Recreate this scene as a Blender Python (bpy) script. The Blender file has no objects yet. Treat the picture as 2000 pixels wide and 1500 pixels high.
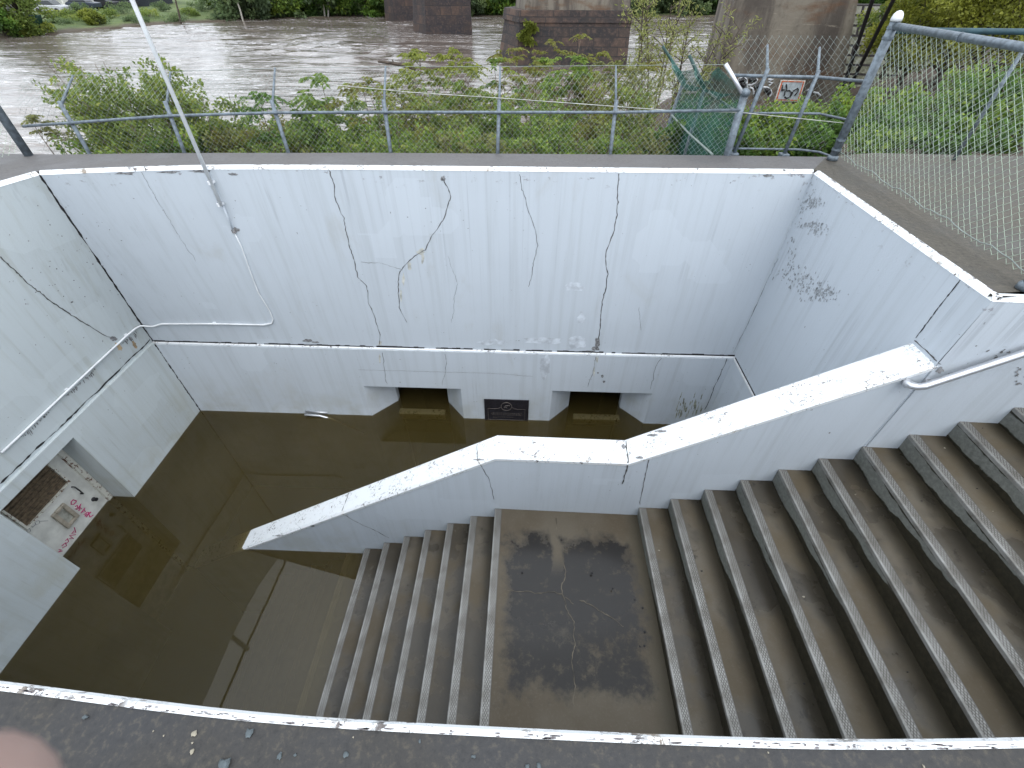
import bpy, math, random
import numpy as np
from mathutils import Vector, Matrix
from mathutils.bvhtree import BVHTree
R = math.radians
random.seed(7); rng = np.random.default_rng(7)
S = bpy.context.scene
COL = S.collection

# ------------------------------------------------------------------ camera
CAM_H = 1.6
F_PX, PITCH, ROLL, YAW = 865.6, R(42.914), R(.284), R(-1.883)
_cy, _sy = math.cos(YAW), math.sin(YAW)
FW = np.array([_sy*math.cos(PITCH), _cy*math.cos(PITCH), -math.sin(PITCH)])
_r = np.array([_cy, -_sy, 0.]); _u = np.cross(_r, FW)
RT = _r*math.cos(ROLL)+_u*math.sin(ROLL); UP = -_r*math.sin(ROLL)+_u*math.cos(ROLL)
CAM = np.array([0, 0, CAM_H])
cd = bpy.data.cameras.new('camera'); cam = bpy.data.objects.new('camera', cd); COL.objects.link(cam)
cd.sensor_width = 36; cd.lens = 36*F_PX/2000; cd.clip_end = 2000; cd.clip_start = .01
M = Matrix(((RT[0], UP[0], -FW[0], 0), (RT[1], UP[1], -FW[1], 0), (RT[2], UP[2], -FW[2], CAM_H), (0, 0, 0, 1)))
cam.matrix_world = M
S.camera = cam
# surveying helpers: the point of a known plane that a photo pixel (2000x1500) sees
def ray(x, y): return FW + (x-1000)/F_PX*RT - (y-750)/F_PX*UP
def at_z(x, y, z): d = ray(x, y); return CAM + d*((z-CAM_H)/d[2])
def at_y(x, y, Y): d = ray(x, y); return CAM + d*(Y/d[1])
def at_x(x, y, X): d = ray(x, y); return CAM + d*(X/d[0])

# ------------------------------------------------------------------ object helpers
def tag(o, label=None, cat=None, group=None, kind=None):
    if label: o['label'] = label
    if cat: o['category'] = cat
    if group: o['group'] = group
    if kind: o['kind'] = kind
    return o
def thing(name, label, cat, loc=(0, 0, 0), group=None):
    o = bpy.data.objects.new(name, None); COL.objects.link(o); o.location = loc
    o.empty_display_size = .1
    return tag(o, label, cat, group)
def origin_of(o):
    v = np.zeros(3)
    while o is not None: v = v + np.array(o.location); o = o.parent
    return v
def copy_tree(o, parent=None):
    c = o.copy(); COL.objects.link(c)
    if parent is not None: c.parent = parent
    for ch in list(o.children): copy_tree(ch, c)
    return c
class MB:
    def __init__(s): s.v = []; s.f = []; s.m = []; s.cur = 0
    def add(s, vs, fs):
        b = len(s.v); s.v += [tuple(map(float, p)) for p in vs]; s.f += [tuple(i+b for i in f) for f in fs]; s.m += [s.cur]*len(fs)
    def box(s, a, b, rot=None, about=None):
        x0, y0, z0 = a; x1, y1, z1 = b
        vs = [(x0,y0,z0),(x1,y0,z0),(x1,y1,z0),(x0,y1,z0),(x0,y0,z1),(x1,y0,z1),(x1,y1,z1),(x0,y1,z1)]
        if rot is not None:
            c = Vector(about if about is not None else ((x0+x1)/2,(y0+y1)/2,(z0+z1)/2))
            vs = [tuple(rot @ (Vector(p)-c) + c) for p in vs]
        s.add(vs, [(0,3,2,1),(4,5,6,7),(0,1,5,4),(1,2,6,5),(2,3,7,6),(3,0,4,7)])
    def hexa(s, q):   # 8 points, bottom ring then top ring
        s.add(q, [(0,3,2,1),(4,5,6,7),(0,1,5,4),(1,2,6,5),(2,3,7,6),(3,0,4,7)])
    def tube(s, pts, rad, n=8, cap=True):
        pts = [Vector(p) for p in pts]
        if not hasattr(rad, '__len__'): rad = [rad]*len(pts)
        b = len(s.v); prev = None
        for i, p in enumerate(pts):
            t = (pts[min(i+1, len(pts)-1)]-pts[max(i-1, 0)])
            if t.length < 1e-9: t = Vector((0,0,1))
            t.normalize()
            if prev is None:
                a = t.cross(Vector((0,0,1)))
                if a.length < .05: a = t.cross(Vector((1,0,0)))
            else: a = prev - t*prev.dot(t)
            a.normalize(); prev = a; c = t.cross(a)
            for k in range(n):
                an = 2*math.pi*k/n
                s.v.append(tuple(p+(a*math.cos(an)+c*math.sin(an))*rad[i]))
        for i in range(len(pts)-1):
            for k in range(n):
                k2 = (k+1) % n
                s.f.append((b+i*n+k, b+i*n+k2, b+(i+1)*n+k2, b+(i+1)*n+k)); s.m.append(s.cur)
        if cap:
            s.f.append(tuple(b+k for k in reversed(range(n)))); s.m.append(s.cur)
            e = b+(len(pts)-1)*n; s.f.append(tuple(e+k for k in range(n))); s.m.append(s.cur)
    def prism(s, poly, ext):  # poly: 3d points; ext: vector
        n = len(poly); e = np.array(ext); vs = [np.array(p) for p in poly]+[np.array(p)+e for p in poly]
        s.add(vs, [tuple(reversed(range(n))), tuple(range(n, 2*n))]+[(i, (i+1) % n, n+(i+1) % n, n+i) for i in range(n)])
    def loft(s, rows):
        n = len(rows[0]); b = len(s.v)
        for r in rows: s.v += [tuple(map(float, p)) for p in r]
        for i in range(len(rows)-1):
            for k in range(n-1):
                s.f.append((b+i*n+k, b+i*n+k+1, b+(i+1)*n+k+1, b+(i+1)*n+k)); s.m.append(s.cur)
    def build(s, name, mat, parent=None, loc=None, smooth=False, bevel=0):
        me = bpy.data.meshes.new(name)
        o = bpy.data.objects.new(name, me); COL.objects.link(o)
        if parent is not None:
            o.parent = parent; off = origin_of(parent)
            if loc is not None: o.location = np.array(loc)-off; off = np.array(loc)
        else:
            off = np.zeros(3) if loc is None else np.array(loc, float)
            o.location = off
        me.from_pydata([tuple(np.array(p)-off) for p in s.v], [], s.f)
        for m_ in (mat if isinstance(mat, (list, tuple)) else [mat]): me.materials.append(m_)
        if isinstance(mat, (list, tuple)): me.polygons.foreach_set('material_index', s.m)
        if smooth: me.polygons.foreach_set('use_smooth', [True]*len(s.f))
        me.update()
        if bevel:
            bm = o.modifiers.new('bevel', 'BEVEL'); bm.width = bevel; bm.segments = 2; bm.limit_method = 'ANGLE'
        return o
def np_mesh(name, V, Fq, mat, parent=None, loc=None, tint=None, off=None):
    """fast mesh of quads (N,4) or tris (N,3) from numpy"""
    me = bpy.data.meshes.new(name); o = bpy.data.objects.new(name, me); COL.objects.link(o)
    if parent is not None: o.parent = parent; off = origin_of(parent)
    elif loc is not None: o.location = loc; off = np.array(loc)
    V = np.asarray(V, np.float32) - (np.zeros(3) if off is None else off).astype(np.float32)
    Fq = np.asarray(Fq, np.int32); n, k = Fq.shape
    me.vertices.add(len(V)); me.vertices.foreach_set('co', V.ravel().astype(np.float32))
    me.loops.add(n*k); me.loops.foreach_set('vertex_index', Fq.ravel())
    me.polygons.add(n); me.polygons.foreach_set('loop_start', np.arange(0, n*k, k, dtype=np.int32))
    if tint is not None:
        a = me.attributes.new('tint', 'FLOAT', 'FACE'); a.data.foreach_set('value', np.asarray(tint, np.float32))
    me.materials.append(mat); me.update(calc_edges=True); me.validate()
    return o

# ------------------------------------------------------------------ material helpers
class NT:
    def __init__(s, name):
        s.m = bpy.data.materials.new(name); s.m.use_nodes = True; s.t = s.m.node_tree; s.t.nodes.clear()
        s.out = s.t.nodes.new('ShaderNodeOutputMaterial')
    def n(s, typ, **kw):
        nd = s.t.nodes.new('ShaderNode'+typ)
        for k, v in kw.items():
            if k.startswith('_'): setattr(nd, k[1:], v)
            else:
                key = k.replace('__', ' ')
                s.put(nd.inputs[key] if not key.startswith('i') or not key[1:].isdigit() else nd.inputs[int(key[1:])], v)
        return nd
    def put(s, sock, v):
        if isinstance(v, bpy.types.NodeSocket): s.t.links.new(v, sock)
        elif isinstance(v, bpy.types.Node): s.t.links.new(v.outputs[0], sock)
        else:
            if sock.type == 'RGBA' and len(v) == 3: v = (*v, 1)
            sock.default_value = v
    def math(s, op, a, b=0., c=None, clamp=False):
        nd = s.t.nodes.new('ShaderNodeMath'); nd.operation = op; nd.use_clamp = clamp
        s.put(nd.inputs[0], a); s.put(nd.inputs[1], b)
        if c is not None: s.put(nd.inputs[2], c)
        return nd.outputs[0]
    def ss(s, v, a, b):   # smoothstep 0..1 between a and b
        nd = s.t.nodes.new('ShaderNodeMapRange'); nd.interpolation_type = 'SMOOTHSTEP'
        s.put(nd.inputs['Value'], v); nd.inputs['From Min'].default_value = a; nd.inputs['From Max'].default_value = b
        return nd.outputs[0]
    def mix(s, f, a, b):
        nd = s.t.nodes.new('ShaderNodeMix'); nd.data_type = 'RGBA'
        s.put(nd.inputs['Factor'], f); s.put(nd.inputs['A'], a); s.put(nd.inputs['B'], b)
        return nd.outputs['Result']
    def pos(s): return s.n('NewGeometry').outputs['Position']
    def obj(s): return s.n('TexCoord').outputs['Object']
    def vmul(s, v, sc): 
        nd = s.t.nodes.new('ShaderNodeMapping'); s.put(nd.inputs['Vector'], v); nd.inputs['Scale'].default_value = sc; return nd.outputs[0]
    def noise(s, v, scale=1., detail=4., rough=.55, dist=0., sc=None):
        if sc: v = s.vmul(v, sc)
        return s.n('TexNoise', Vector=v, Scale=scale, Detail=detail, Roughness=rough, Distortion=dist).outputs['Fac']
    def xyz(s, v): return s.n('SeparateXYZ', Vector=v).outputs
    def bump(s, h, strength=.3, dist=.01): return s.n('Bump', Height=h, Strength=strength, Distance=dist).outputs[0]
    def pbr(s, col, rough=.6, metal=0., normal=None, spec=None, **kw):
        p = s.n('BsdfPrincipled'); s.put(p.inputs['Base Color'], col); s.put(p.inputs['Roughness'], rough); s.put(p.inputs['Metallic'], metal)
        if normal is not None: s.put(p.inputs['Normal'], normal)
        if spec is not None: s.put(p.inputs['Specular IOR Level'], spec)
        return p
    def done(s, sh): s.t.links.new(sh.outputs[0] if isinstance(sh, bpy.types.Node) else sh, s.out.inputs['Surface']); return s.m

def simple(name, col, rough=.6, metal=0., var=.25, scale=8., bump=0.):
    t = NT(name); p = t.obj(); nz = t.noise(p, scale, 5)
    c = t.mix(t.ss(nz, .3, .7), tuple(x*(1-var) for x in col), tuple(min(1, x*(1+var)) for x in col))
    nrm = t.bump(t.noise(p, scale*6, 4), bump, .01) if bump else None
    return t.done(t.pbr(c, rough, metal, nrm))

def wall_paint(name, base, grime, grime_amt=.5, low=None):
    t = NT(name); p = t.pos(); z = t.xyz(p)[2]
    st = t.ss(t.noise(p, 1., 5, .6, sc=(11, 11, .35)), .46, .72)
    st2 = t.ss(t.noise(p, 1., 6, .7, sc=(34, 34, .8)), .52, .75)
    big = t.ss(t.noise(p, .9, 4), .35, .7)
    c = t.mix(t.math('MULTIPLY', st, grime_amt*.55), base, grime)
    c = t.mix(t.math('MULTIPLY', t.math('MULTIPLY', st2, big), grime_amt*.6), c, tuple(x*.72 for x in grime))
    c = t.mix(t.math('MULTIPLY', big, .22), c, tuple(x*.86 for x in base))
    dr = t.math('MULTIPLY', t.ss(t.noise(p, 1., 4, .6, sc=(16, 16, .12)), .54, .68), t.math('MULTIPLY', t.ss(z, -2.4, -.1), t.ss(t.noise(p, .7, 3), .42, .6)))
    c = t.mix(t.math('MULTIPLY', dr, .5), c, tuple(x*.6 for x in base))
    stn = t.math('MULTIPLY', t.ss(t.noise(p, 1.6, 6, .65, .6, sc=(1, 1, .5)), .58, .76), .24); c = t.mix(stn, c, (.36, .345, .29))
    # repainted patches
    vor = t.n('TexVoronoi', Vector=p, Scale=1.7, _distance='CHEBYCHEV'); pt = t.math('GREATER_THAN', t.xyz(vor.outputs['Color'])[0], .86)
    c = t.mix(t.math('MULTIPLY', pt, .4), c, tuple(min(1, x*1.09) for x in base))
    # peeling just below the rim
    edge = t.ss(z, -.26, -.04); pe = t.ss(t.noise(p, 7., 7, .72, sc=(1, 1, 1.8)), .6, .66)
    c = t.mix(t.math('MULTIPLY', t.math('MULTIPLY', edge, pe), .75), c, (.17, .15, .16))
    # damp stain towards the waterline and sparse chips
    wl = t.ss(z, -3.0, -4.1); c = t.mix(t.math('MULTIPLY', t.math('MULTIPLY', wl, t.ss(t.noise(p, 2.5, 5), .42, .68)), .35), c, low or (.35, .345, .27))
    sp = t.math('MULTIPLY', t.ss(t.noise(p, 26., 2, .5), .745, .76), t.ss(t.noise(p, 1.3, 2), .4, .6))
    c = t.mix(t.math('MULTIPLY', sp, .8), c, (.12, .12, .12))
    nrm = t.bump(t.math('ADD', t.noise(p, 50., 6, .65), t.noise(p, 3., 3)), .16, .012)
    return t.done(t.pbr(c, .62, 0, nrm, .35))

MT = {}
MT['wall'] = wall_paint('painted_concrete', (.545, .59, .64), (.39, .42, .435), .55)
MT['wall_left'] = wall_paint('weathered_painted_concrete', (.53, .575, .59), (.38, .395, .35), .8, (.38, .36, .25))
MT['wall_right'] = wall_paint('painted_concrete_right', (.51, .555, .605), (.37, .40, .415), .55)
def chipped(name, amt, scale):
    t = NT(name); p = t.pos()
    a = t.ss(t.noise(p, scale, 8, .72, .4), amt, amt+.035); b = t.ss(t.noise(p, scale*.13, 5, .65), .44, .60)
    lines = t.ss(t.noise(p, scale*.55, 8, .75, 1.2), .57, .6)
    m = t.math('MULTIPLY', t.math('MAXIMUM', a, t.math('MULTIPLY', lines, .6)), b)
    c = t.mix(m, (.74, .76, .775), (.10, .085, .08))
    c = t.mix(t.math('MULTIPLY', t.ss(t.noise(p, scale*.25, 5), .58, .75), .35), c, (.55, .45, .33))
    return t.done(t.pbr(c, .6, 0, t.bump(m, -.4, .006)))
MT['rim'] = chipped('chipped_white_paint', .545, 22.)
MT['cap'] = chipped('speckled_white_paint', .558, 34.)
MT['dark'] = simple('dark_joint_and_void', (.018, .017, .018), .9)
MT['crack'] = simple('crack_dark', (.075, .07, .068), .9, 0, .6, 3)  # dark grey of the crack ribbons
MT['stain'] = simple('grime', (.20, .20, .205), .9, var=.6, scale=40)
MT['pale_patch'] = simple('paint_patch', (.56, .60, .65), .6)
MT['rust'] = simple('rust_run', (.45, .33, .2), .8, var=.3)
MT['galv'] = simple('galvanised_steel', (.15, .18, .21), .5, .3, .3, 25)
MT['galv_light'] = simple('galvanised_wire', (.27, .31, .29), .55, .1, .2, 20)
MT['wire'] = simple('chain_link_wire', (.40, .48, .38), .5, 0., .25, 30)
MT['rusty_grey'] = simple('corroded_bracket', (.25,.24,.24), .8, 0, .6, 60)
MT['white_pipe'] = simple('white_pipe', (.74, .76, .78), .4, 0, .1)
MT['white_metal'] = simple('white_door_paint', (.62, .62, .58), .5, 0, .14, 6)
MT['alu'] = simple('aluminium', (.62, .63, .66), .32, .75, .08)
MT['bark'] = simple('bark', (.075, .058, .045), .9, 0, .4, 12)
MT['stem'] = simple('brown_stem', (.14, .105, .075), .9, 0, .4, 12)
MT['black'] = simple('black_paint', (.015, .015, .018), .5)
MT['pink'] = simple('pink_spray_paint', (.45, .03, .15), .6)
MT['pebble'] = simple('slate_pebble', (.085, .105, .115), .7, 0, .5, 20)
MT['pebble_light'] = simple('pale_pebble', (.30, .27, .21), .7, 0, .4, 20)

def pavement_mat(name, a, b, c3, wet=.5, scale=3.):
    t = NT(name); p = t.pos()
    n1 = t.noise(p, scale, 6, .6); n2 = t.noise(p, scale*16, 6, .75); n3 = t.noise(p, scale*4, 4)
    c = t.mix(t.ss(n1, .35, .65), a, b); c = t.mix(t.math('MULTIPLY', t.ss(n2, .5, .68), .55), c, c3)
    c = t.mix(t.math('MULTIPLY', t.ss(n2, .48, .34), .5), c, tuple(x*.4 for x in a))
    r = t.math('MULTIPLY_ADD', t.ss(n1, .3, .7), .35, wet)
    return t.done(t.pbr(c, r, 0, t.bump(t.math('ADD', n2, n3), .35, .008)))
MT['pave_dark'] = pavement_mat('dark_wet_concrete', (.019, .019, .021), (.032, .030, .028), (.085, .073, .054), .42, 2.5)
MT['pave_grey'] = pavement_mat('grey_concrete', (.10, .096, .098), (.118, .112, .110), (.155, .143, .13), .5, 2.)
MT['pave_brown'] = pavement_mat('brown_concrete', (.052, .046, .037), (.085, .075, .06), (.14, .12, .095), .5, 1.6)
MT['soil'] = pavement_mat('leaf_litter_soil', (.06, .042, .032), (.085, .06, .045), (.17, .10, .07), .8, 6.)

def tread_mat(name):
    t = NT(name); o = t.obj(); rnd = t.n('ObjectInfo').outputs['Random']
    v = t.n('VectorMath', _operation='ADD', i0=o); cmb = t.n('CombineXYZ', X=t.math('MULTIPLY', rnd, 37.), Y=t.math('MULTIPLY', rnd, 91.)); t.put(v.inputs[1], cmb)
    v = v.outputs[0]; x = t.xyz(o)[0]
    n1 = t.noise(v, 2.2, 5); n2 = t.noise(v, 38., 6, .7); n3 = t.noise(v, 6., 5)
    c = t.mix(t.ss(n1, .36, .64), (.084, .066, .042), (.110, .095, .073))
    c = t.mix(t.math('MULTIPLY', t.ss(n3, .55, .75), .45), c, (.06, .045, .027))
    c = t.mix(t.math('MULTIPLY', t.ss(n2, .52, .7), .3), c, (.125, .112, .095))
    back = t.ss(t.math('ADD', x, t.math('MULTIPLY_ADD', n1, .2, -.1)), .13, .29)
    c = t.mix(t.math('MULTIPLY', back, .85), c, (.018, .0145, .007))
    dirt = t.math('MULTIPLY', t.ss(t.noise(v, 7., 7, .75, .5), .56, .63), t.ss(n1, .5, .62))
    c = t.mix(t.math('MULTIPLY', dirt, .7), c, (.016, .014, .012))
    wet = t.ss(t.math('ADD', t.noise(v, 1.1, 4), t.math('MULTIPLY', n3, .25)), .56, .72)
    c = t.mix(t.math('MULTIPLY', wet, .6), c, (.028, .025, .021))
    r = t.math('SUBTRACT', .6, t.math('MULTIPLY', wet, .45))
    return t.done(t.pbr(c, r, 0, t.bump(n2, .25, .004), .28))
MT['tread'] = tread_mat('stair_tread_concrete')
def riser_mat(name, pale):
    t = NT(name); o = t.obj(); rnd = t.n('ObjectInfo').outputs['Random']; X = t.xyz(o)
    v = t.n('VectorMath', _operation='ADD', i0=o); cmb = t.n('CombineXYZ', Y=t.math('MULTIPLY', rnd, 53.), Z=t.math('MULTIPLY', rnd, 17.)); t.put(v.inputs[1], cmb); v = v.outputs[0]
    n1 = t.noise(v, 6., 5, .6, sc=(1, .45, 1.)); n2 = t.noise(v, 30., 6, .7)
    c = t.mix(t.ss(n2, .4, .65), (.015, .0125, .0065), (.030, .025, .014))
    # dry, pale upper half that thins out towards the near wall
    lim = t.math('ADD', t.math('MULTIPLY', t.ss(X[1], .7, 2.6), -.20), t.math('MULTIPLY_ADD', n1, .15, -.05))
    m = t.math('MULTIPLY', t.ss(t.math('SUBTRACT', X[2], lim), -.004, .004), t.ss(t.math('ADD', X[1], t.math('MULTIPLY', n1, 1.6)), 1.25, 1.75))
    drip = t.ss(t.math('ADD', X[2], t.math('MULTIPLY', t.noise(v, 7., 4, .6, sc=(1,.5,1)), .13)), .030, .022)
    m = t.math('MULTIPLY', m, drip)
    c = t.mix(t.math('MULTIPLY', m, pale), c, t.mix(t.ss(n2, .35, .7), (.13, .135, .12), (.20, .205, .185)))
    return t.done(t.pbr(c, .5, 0, t.bump(n2, .3, .005)))
MT['riser'] = riser_mat('stair_riser_mossy', .95)
def nosing_mat():
    t = NT('diamond_plate'); o = t.obj(); X = t.xyz(o); k = 125.
    a = t.math('ABSOLUTE', t.math('SINE', t.math('MULTIPLY', t.math('MULTIPLY_ADD', X[0], 1.25, t.math('MULTIPLY', X[1], .75)), k)))
    b = t.math('ABSOLUTE', t.math('SINE', t.math('MULTIPLY', t.math('MULTIPLY_ADD', X[0], 1.25, t.math('MULTIPLY', X[1], -.75)), k)))
    g = t.math('SUBTRACT', 1., t.ss(t.math('MINIMUM', a, b), .24, .58))
    area = t.math('MULTIPLY', t.ss(X[0], .011, .013), t.ss(X[0], .066, .064))
    g = t.math('MULTIPLY', g, area)
    wear = t.noise(o, 5., 5); rnd = t.n('ObjectInfo').outputs['Random']
    c = t.mix(t.ss(wear, .3, .72), (.285, .28, .265), (.145, .135, .118))
    c = t.mix(t.math('MULTIPLY', t.ss(t.noise(o, 60., 4, .7), .5, .7), .4), c, (.38, .38, .37))
    c = t.mix(t.math('MULTIPLY', g, .9), c, (.055, .05, .042))
    c = t.mix(t.math('MULTIPLY', t.math('MULTIPLY', t.ss(X[0], .0665, .068), t.ss(X[0], .073, .0715)), .8), c, (.05, .045, .04))
    return t.done(t.pbr(c, t.math('MULTIPLY_ADD', wear, .3, .28), .35, t.bump(g, -.6, .004)))
MT['nosing'] = nosing_mat()

# ------------------------------------------------------------------ pit geometry (metres; z = 0 is the paving)
U = 1.6/1.9
ZW = -4.86*U            # flood level, in the pit and in the river
ZL = -3.075*U           # ledge
YF = 6.24*U; XL = -6.79*U; XR = 3.765*U
YD0, YD1 = 3.226*U, 3.58*U   # divider faces
ZB = -6.4
def u3(l): return [np.array([a*U, b*U, 0.]) for a, b in l]
rim_far = u3([(-6.30,5.80),(-5.3,5.99),(-4.3,6.128),(-3.3,6.175),(-2.26,6.205),(-.22,6.24),(1.8,6.275),(3.771,6.329)])
rim_left = u3([(-6.55,.75),(-6.72,2.0),(-6.74,3.5),(-6.65,4.6),(-6.43,5.4),(-6.30,5.80)])
rim_right = u3([(3.771,6.329),(3.772,5.4),(3.773,4.4),(3.775,3.58),(3.783,3.226)])
rim_side = u3([(3.783,3.226),(5.0,3.19),(6.5,3.16),(7.8,3.15)])
rim_near = u3([(-6.55,.75),(-5.2,.585),(-4,.50),(-2.9,.432),(-1.878,.382),(-1.376,.347),(-.9,.318),(-.4,.313),(.4,.312),(.864,.314),(1.3,.326),(1.737,.349),(3,.42),(5,.5),(7.8,.6)])
def dense_line(pl, n=36):
    pl = np.array(pl); L = np.concatenate([[0], np.cumsum(np.linalg.norm(np.diff(pl, axis=0), axis=1))]); q = np.linspace(0, L[-1], n)
    P_ = np.stack([np.interp(q, L, pl[:, k]) for k in range(3)], 1)
    for _ in range(4): P_[1:-1] = .25*P_[:-2]+.5*P_[1:-1]+.25*P_[2:]
    return [p for p in P_]
coarse = dict(far=rim_far, left=rim_left, right=rim_right)
rim_far, rim_left, rim_right, rim_near = dense_line(rim_far), dense_line(rim_left), dense_line(rim_right, 16), dense_line(rim_near, 80)
def drop(p, x=None, y=None, z=0.): return np.array([p[0] if x is None else x, p[1] if y is None else y, z])
surf_v, surf_f = [], []
def reg(mb):
    b = len(surf_v); surf_v.extend(mb.v); surf_f.extend([tuple(i+b for i in f) for f in mb.f])
def offset_poly(pl, d, left=True):
    out = []
    for i, p in enumerate(pl):
        t = pl[min(i+1, len(pl)-1)]-pl[max(i-1, 0)]; t = t/np.linalg.norm(t)
        n = np.array([-t[1], t[0], 0])*(1 if left else -1); out.append(p+n*d)
    return out
def upper_face(rim, bottom, left, thick=.22):
    """solid slab between the rim polyline (at z -0.035) and the ledge polyline"""
    mb = MB(); top = [p+np.array([0,0,-.035]) for p in rim]
    to = offset_poly(rim, thick, left); to = [p+np.array([0,0,-.035]) for p in to]
    bo = offset_poly(bottom, thick, left)
    mid = [[a*(1-k)+b*k for a, b in zip(top, bottom)] for k in (.12, .25, .38, .5, .62, .75, .88)]
    mb.loft([top]+mid+[bottom]); mb.n_front = len(mb.f); mb.loft([to, top]); mb.loft([bottom, bo, to]); return mb
def front_smooth(o, mb):
    for p_ in o.data.polygons[:mb.n_front]: p_.use_smooth = True
def rim_piece(rim, left, w1, w2, h=.035):
    mb = MB(); z = np.array([0,0,1.])
    mb.loft([[p-z*h for p in offset_poly(rim, -.004, left)], [p for p in offset_poly(rim, w1, left)], [p for p in offset_poly(rim, w2, left)], [p-z*h for p in offset_poly(rim, w2, left)], [p-z*h for p in offset_poly(rim, -.004, left)]]); return mb

# ---- far wall with the two splayed recesses
far = thing('retaining_wall', 'long white far wall of the pit with two dark recesses at the flood line', 'wall', (-1.2, YF, ZB))
bot_far = [np.array([XL+(XR-XL)*((p[0]-rim_far[0][0])/(rim_far[-1][0]-rim_far[0][0])), YF+.0, ZL]) for p in rim_far]
bot_far[0][0] = XL-.02
m = upper_face(rim_far, bot_far, True); reg(m); front_smooth(m.build('upper_face', MT['wall'], far), m)
rim_piece(rim_far, True, .03, .05).build('rim', MT['rim'], far)
PR = .04    # lower face stands proud of the upper one
yl = YF-PR
nz = [(-2.612, -1.008, -3.39, (-2.243, -1.326), 5.60), (.476, 2.098, -3.377, (.831, 1.741), 5.59)]
low = MB()
xs = [XL-.3, nz[0][0], nz[0][1], nz[1][0], nz[1][1], XR+.25]
zt = ZL-.02
for i in range(5):
    a, b = xs[i], xs[i+1]
    z0 = nz[0][2] if i == 1 else nz[1][2] if i == 3 else ZB
    low.box((a, yl, z0), (b, yl+.26, zt))
reg(low); low.build('lower_face', MT['wall'], far)
lg = MB()
lg.add([(XL-.3,yl-.003,zt-.012),(XR+.25,yl-.003,zt-.012),(XR+.25,YF-.004,ZL-.006),(XL-.3,YF-.004,ZL-.006),(XL-.3,YF+.1,zt-.012),(XR+.25,YF+.1,zt-.012),(XR+.25,YF+.1,ZL-.012),(XL-.3,YF+.1,ZL-.012)],
       [(0,1,2,3),(3,2,6,7),(0,4,5,1),(0,3,7,4),(1,5,6,2),(4,7,6,5)])
lg.build('ledge', MT['rim'], far)
t = NT('stained_recess_concrete'); p = t.pos(); c = t.mix(t.ss(t.noise(p, 9., 6, .7), .35, .65), (.12, .088, .048), (.30, .225, .13))
c = t.mix(t.ss(t.noise(p, 23., 4), .66, .7), c, (.4, .38, .33)); MT['beam'] = t.done(t.pbr(c, .8))
for (xa, xb, ztop, (ia, ib), yi) in nz:
    rv = MB(); y0 = yl+.002
    # splayed cheeks as thick wedges
    rv.prism([(xa,y0,ZB),(ia,yi,ZB),(ia,yi+.12,ZB),(xa-.02,yi+.12,ZB)], (0,0,ztop-ZB+.3))
    rv.prism([(xb,y0,ZB),(xb+.02,yi+.12,ZB),(ib,yi+.12,ZB),(ib,yi,ZB)], (0,0,ztop-ZB+.3))
    reg(rv); rv.build('recess_cheek', MT['wall'], far)
    bx = MB(); bx.box((ia+.004, yi-.05, ztop-.17), (ib-.004, yi+.118, ztop+.1)); bx.build('lintel_beam', MT['beam'], far)
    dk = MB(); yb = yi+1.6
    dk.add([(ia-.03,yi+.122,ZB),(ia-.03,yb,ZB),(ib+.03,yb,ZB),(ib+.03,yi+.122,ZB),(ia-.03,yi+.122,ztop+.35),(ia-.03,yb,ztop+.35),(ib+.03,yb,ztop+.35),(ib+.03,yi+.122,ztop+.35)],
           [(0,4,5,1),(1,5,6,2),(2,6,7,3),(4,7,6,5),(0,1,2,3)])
    dk.build('passage', MT['dark'], far)  # near-black walls paint in the darkness of the unlit passage
    sl = MB(); sl.box((ia+.07, yi-.30, ZW-.16), (ib-.03, yi-.17, ZW-.014)); sl.build('reflection_slab', MT['rim'], far, bevel=.012)  # pale slab added just under the water to imitate the reflection patch

# ---- left wall with the door recess
left = thing('retaining_wall', 'left white wall of the pit, streaked and cracked, with a half drowned door', 'wall', (XL, 3., ZB))
nL = len(rim_left)
bot_left = [np.array([XL, .6+(YF-.6)*((p[1]-rim_left[0][1])/(rim_left[-1][1]-rim_left[0][1])), ZL]) for p in rim_left]
m = upper_face(rim_left, bot_left, True); reg(m); front_smooth(m.build('upper_face', MT['wall_left'], left), m)
rim_piece(rim_left, True, .03, .05).build('rim', MT['rim'], left)
xl = XL+PR
DY0, DY1, DZ = 2.381, 3.452, -2.745
low = MB()
low.box((xl-.3,.3,ZB), (xl,DY0,zt)); low.box((xl-.3,DY0,DZ), (xl,DY1,zt)); low.box((xl-.3,DY1,ZB), (xl,yl-.002,zt))
reg(low); low.build('lower_face', MT['wall_left'], left)
lg = MB(); lg.box((XL-.1,.3,ZL-.03), (xl+.003,yl-.004,ZL+.003)); lg.build('ledge', MT['wall_left'], left)
XD = XL+PR-.35
jb = MB(); jb.box((XD-.1,DY1-.0+.002,ZB), (xl-.302,DY1+.15,DZ+.1)); jb.box((XD-.1,DY0-.15,ZB), (xl-.302,DY0-.002,DZ+.1)); jb.box((XD-.1,DY0-.15,DZ), (xl-.302,DY1+.15,DZ+.1))
reg(jb); jb.build('recess_cheek', MT['wall_left'], left)

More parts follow.
